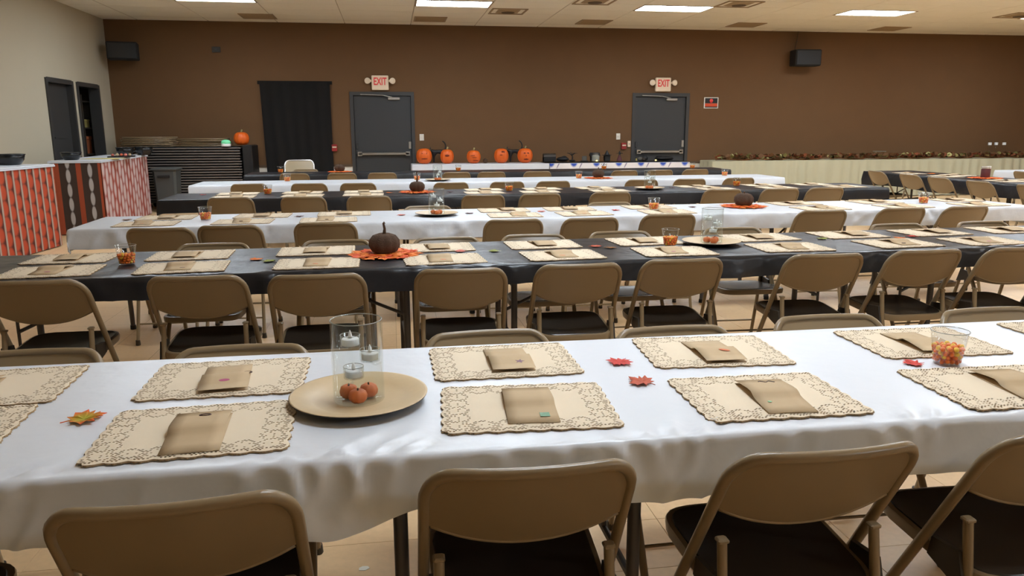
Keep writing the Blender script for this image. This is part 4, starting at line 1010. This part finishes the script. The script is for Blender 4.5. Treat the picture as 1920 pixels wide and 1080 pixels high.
# ------------------------------------------------------------------ wrapped counters along the left wall
def counter(loc, rz, L, W, z, m_side, m_end, lb):     # local x: outwards from the wall, local y: along
    t = thing('serving_counter', loc, rz); tag(t, lb, 'counter')
    MB().bbox(-W-.015, .015, -.015, L+.015, z-.012, z, .004).build('top_cover', 'plastic_white', t)
    MB().box(-W-.017, .017, -.017, L+.017, z-.030, z-.013).build('top_edge', 'plastic_white', t)
    b = MB(); n = int(L/.035); uv = []
    for k in range(n+1):
        y = L*k/n
        for q in range(9):
            v = q/8; b.v.append((.004+.006*sin(y*45+1)*(1-.5*v)+.008*(1-v)*noise.noise((y*3, v, 3)), y, .012+(z-.045)*v)); uv.append((y, (z-.045)*v))
    for k in range(n):
        for q in range(8): b.f.append((k*9+q, (k+1)*9+q, (k+1)*9+q+1, k*9+q+1))
    b.uv = uv; b.build('side_wrap', m_side, t, smooth=True)
    b = MB(); n = int(W/.035); uv = []
    for k in range(n+1):
        x = -W*k/n
        for q in range(9):
            v = q/8; b.v.append((x, -.004-.005*sin(x*45)*(1-.5*v), .012+(z-.045)*v)); uv.append((-x, (z-.045)*v))
    for k in range(n):
        for q in range(8): b.f.append((k*9+q, k*9+q+1, (k+1)*9+q+1, (k+1)*9+q))
    b.uv = uv; b.build('end_wrap', m_end, t, smooth=True)
    b = MB().box(-W+.01, -.02, .02, L-.005, .0, z-.031); b.build('carcass', 'table_top', t)
    return t
CZ = 1.0
a1 = math.atan2(-.16, 1.95)
counter((-4.21, 8.10, 0), a1, 2.02, .60, CZ, 'pumpkin_print', 'pumpkin_print', 'white topped counter wrapped in orange pumpkin print cloth by the left wall')
a2 = math.atan2(.20, 2.74)
counter((-3.87, 11.16, 0), a2, 2.74, .62, CZ, 'leaf_print', 'stripe_print', 'counter wrapped in rust leaf print with brown striped end')
def bowl(x, y, r, h, lb, m='black_gloss'):
    t = thing('bowl', (x, y, CZ+.001)); tag(t, lb, 'bowl', 'black bowls on the counters')
    MB().lathe([(r*.55, 0), (r*.7, .006), (r*.92, h*.5), (r, h), (r*.95, h), (r*.86, h*.5), (r*.6, .012), (.0, .010)], 24, capt=False).build('bowl_wall', m, t, smooth=True)
    MB().tube([(r*cos(k*pi/12), r*sin(k*pi/12), h) for k in range(24)], .006, 6, closed=True).build('rim', m, t, smooth=True)
bowl(-4.45, 9.95, .17, .12, 'large black bowl on the pumpkin print counter')
bowl(-4.33, 11.45, .13, .10, 'black bowl at the striped end of the leaf print counter')
bowl(-4.12, 13.0, .13, .13, 'black bowl toward the far end of the leaf print counter'); bowl(-4.0, 13.55, .14, .13, 'black bowl at the far end of the leaf print counter')
o = MB().prism([(-.25, -.16), (.22, -.2), (.26, .15), (-.2, .2)], 0, .004).build('paper_sheet', 'leaf_yellow'); o.location = (-4.08, 11.9, CZ); tag(o, 'pale yellow paper sheet on the leaf print counter', 'paper')
t = thing('snack_tray', (-4.02, 12.5, CZ)); tag(t, 'dark tray of small treats on the leaf print counter', 'tray')
MB().bbox(-.14, .14, -.2, .2, 0, .02, .006).build('tray', 'black', t)
for k in range(8): MB().ball((-.09+.06*(k % 4), -.1+.2*(k//4), .035), .025, .03, .02, 8, 5).build('treat', ('leaf_pink', 'kraft', 'leaf_rust')[k % 3], t, smooth=True)

# ------------------------------------------------------------------ stack of folded tables on a cart, bin
SX0, SX1, SY0, SY1 = -4.45, -2.66, 14.52, 15.22
cart = thing('table_cart', ((SX0+SX1)/2, (SY0+SY1)/2, 0)); tag(cart, 'dark metal cart holding the stack of folded tables in the corner', 'cart')
hx, hy = (SX1-SX0)/2, (SY1-SY0)/2
MB().bbox(-hx, hx+.20, -hy, hy, .12, .17, .01).build('deck', 'dark_table', cart)
MB().bbox(hx+.03, hx+.20, -hy+.02, hy, .17, 1.13, .012).build('end_frame', 'black', cart)
MB().tube([(hx+.115, -hy+.02, .62), (hx+.115, -hy-.02, .62), (hx+.115, -hy-.02, .56)], .012, 8).build('handle', 'steel', cart)
for sx in (-hx+.12, hx+.05):
    for sy in (-hy+.1, hy-.1):
        b = MB().lathe([(.06, -.02), (.06, .02)], 16); b.xf(Matrix.Translation((sx, sy, .06)) @ Matrix.Rotation(pi/2, 4, 'X')); b.build('wheel', 'black', cart, auto=40)
fm = [MB().bbox(-hx, hx, -hy, hy, 0, .030, .005).mesh('tabletop', 'dark_table'), MB().bbox(-hx-.003, hx+.003, -hy-.006, -hy+.004, .010, .026, .003).mesh('edge_band', 'table_edge'), MB().box(-hx+.06, hx-.06, -hy+.05, hy-.03, .030, .046).mesh('folded_legs', 'black')]
for k in range(20):
    t = thing('folded_table', ((SX0+SX1)/2+random.uniform(-.012, .012), (SY0+SY1)/2+random.uniform(-.01, .01), .17+k*.047)); tag(t, 'dark folded table, %s in the stack on the corner cart' % fromtop(k, 20), 'table', 'folded tables stacked on the cart')
    for nm, me in zip(('tabletop', 'edge_band', 'folded_legs'), fm): link(nm, me, t)
ZS = .17+20*.047
def folded_chair(x, y, z, rz, tilt, lb):
    t = thing('folded_chair', (x, y, z), rz); t.rotation_euler.y = tilt; tag(t, lb, 'chair', 'folded chairs lying on the table stack')
    for nm, me in FCH: link(nm, me, t)
pth = [(-.42, -.20, .012), (.38, -.20, .012), (.42, -.16, .012), (.42, .16, .012), (.38, .20, .012), (-.42, .20, .012)]
FCH = [('frame', MB().tube(pth, .011, 6).mesh('frame', 'chair_brown', True)), ('backrest', MB().bbox(.20, .41, -.19, .19, .006, .018, .004).mesh('backrest', 'chair_brown')), ('seat', MB().bbox(-.18, .17, -.18, .18, .004, .024, .006).mesh('seat', 'chair_seat')), ('rear_leg', MB().tube([(-.44, -.16, .014), (.05, -.16, .014), (.05, .16, .014), (-.44, .16, .014)], .009, 6).mesh('rear_leg', 'chair_brown', True))]
for k in range(6): folded_chair(-4.27+random.uniform(-.03, .03), 14.86+random.uniform(-.03, .03), ZS+k*.030, pi+R(random.uniform(-4, 4)), 0, 'brown folded chair, %s in the left pile on the table stack' % fromtop(k, 6))
for k in range(5): folded_chair(-3.33+random.uniform(-.03, .03), 14.86+random.uniform(-.03, .03), ZS+k*.030, R(random.uniform(-4, 4)), 0, 'brown folded chair, %s in the right pile on the table stack' % fromtop(k, 5))
pumpkin(-2.66, 14.74, 1.132, .27, .23, 'plain orange pumpkin on top of the corner table cart', [('dimple', .0, .12, .001, .001)], True)
t = thing('green_lantern', (-2.90, 14.555, ZS)); tag(t, 'small glowing green lantern on the table stack beside the pumpkin', 'lantern')
MB().lathe([(.075, 0), (.085, .01), (.085, .045), (.075, .05)], 16).build('base', 'tealight', t, auto=40); MB().ball((0, 0, .075), .085, .07, .05, 14, 7).build('shade', 'green_glow', t, smooth=True)
t = thing('trash_bin', (-3.86, 14.22, 0)); tag(t, 'dark grey trash bin standing before the stack of tables', 'bin')
b = MB()
for z, s in ((0, .155), (.02, .16), (.70, .195), (.72, .205)):
    b.v += [(sx*s, sy*s, z) for sx, sy in ((-1, -.8), (-.8, -1), (.8, -1), (1, -.8), (1, .8), (.8, 1), (-.8, 1), (-1, .8))]
b.f = [tuple(range(7, -1, -1))]+[(r*8+k, r*8+(k+1) % 8, r*8+8+(k+1) % 8, r*8+8+k) for r in range(3) for k in range(8)]
b.build('body', 'grey_bin', t)
MB().bbox(-.215, .215, -.215, .215, .715, .76, .015).build('lid', 'grey_bin', t); MB().bbox(-.10, .10, -.222, -.205, .60, .64, .004).build('handle', 'speaker', t)
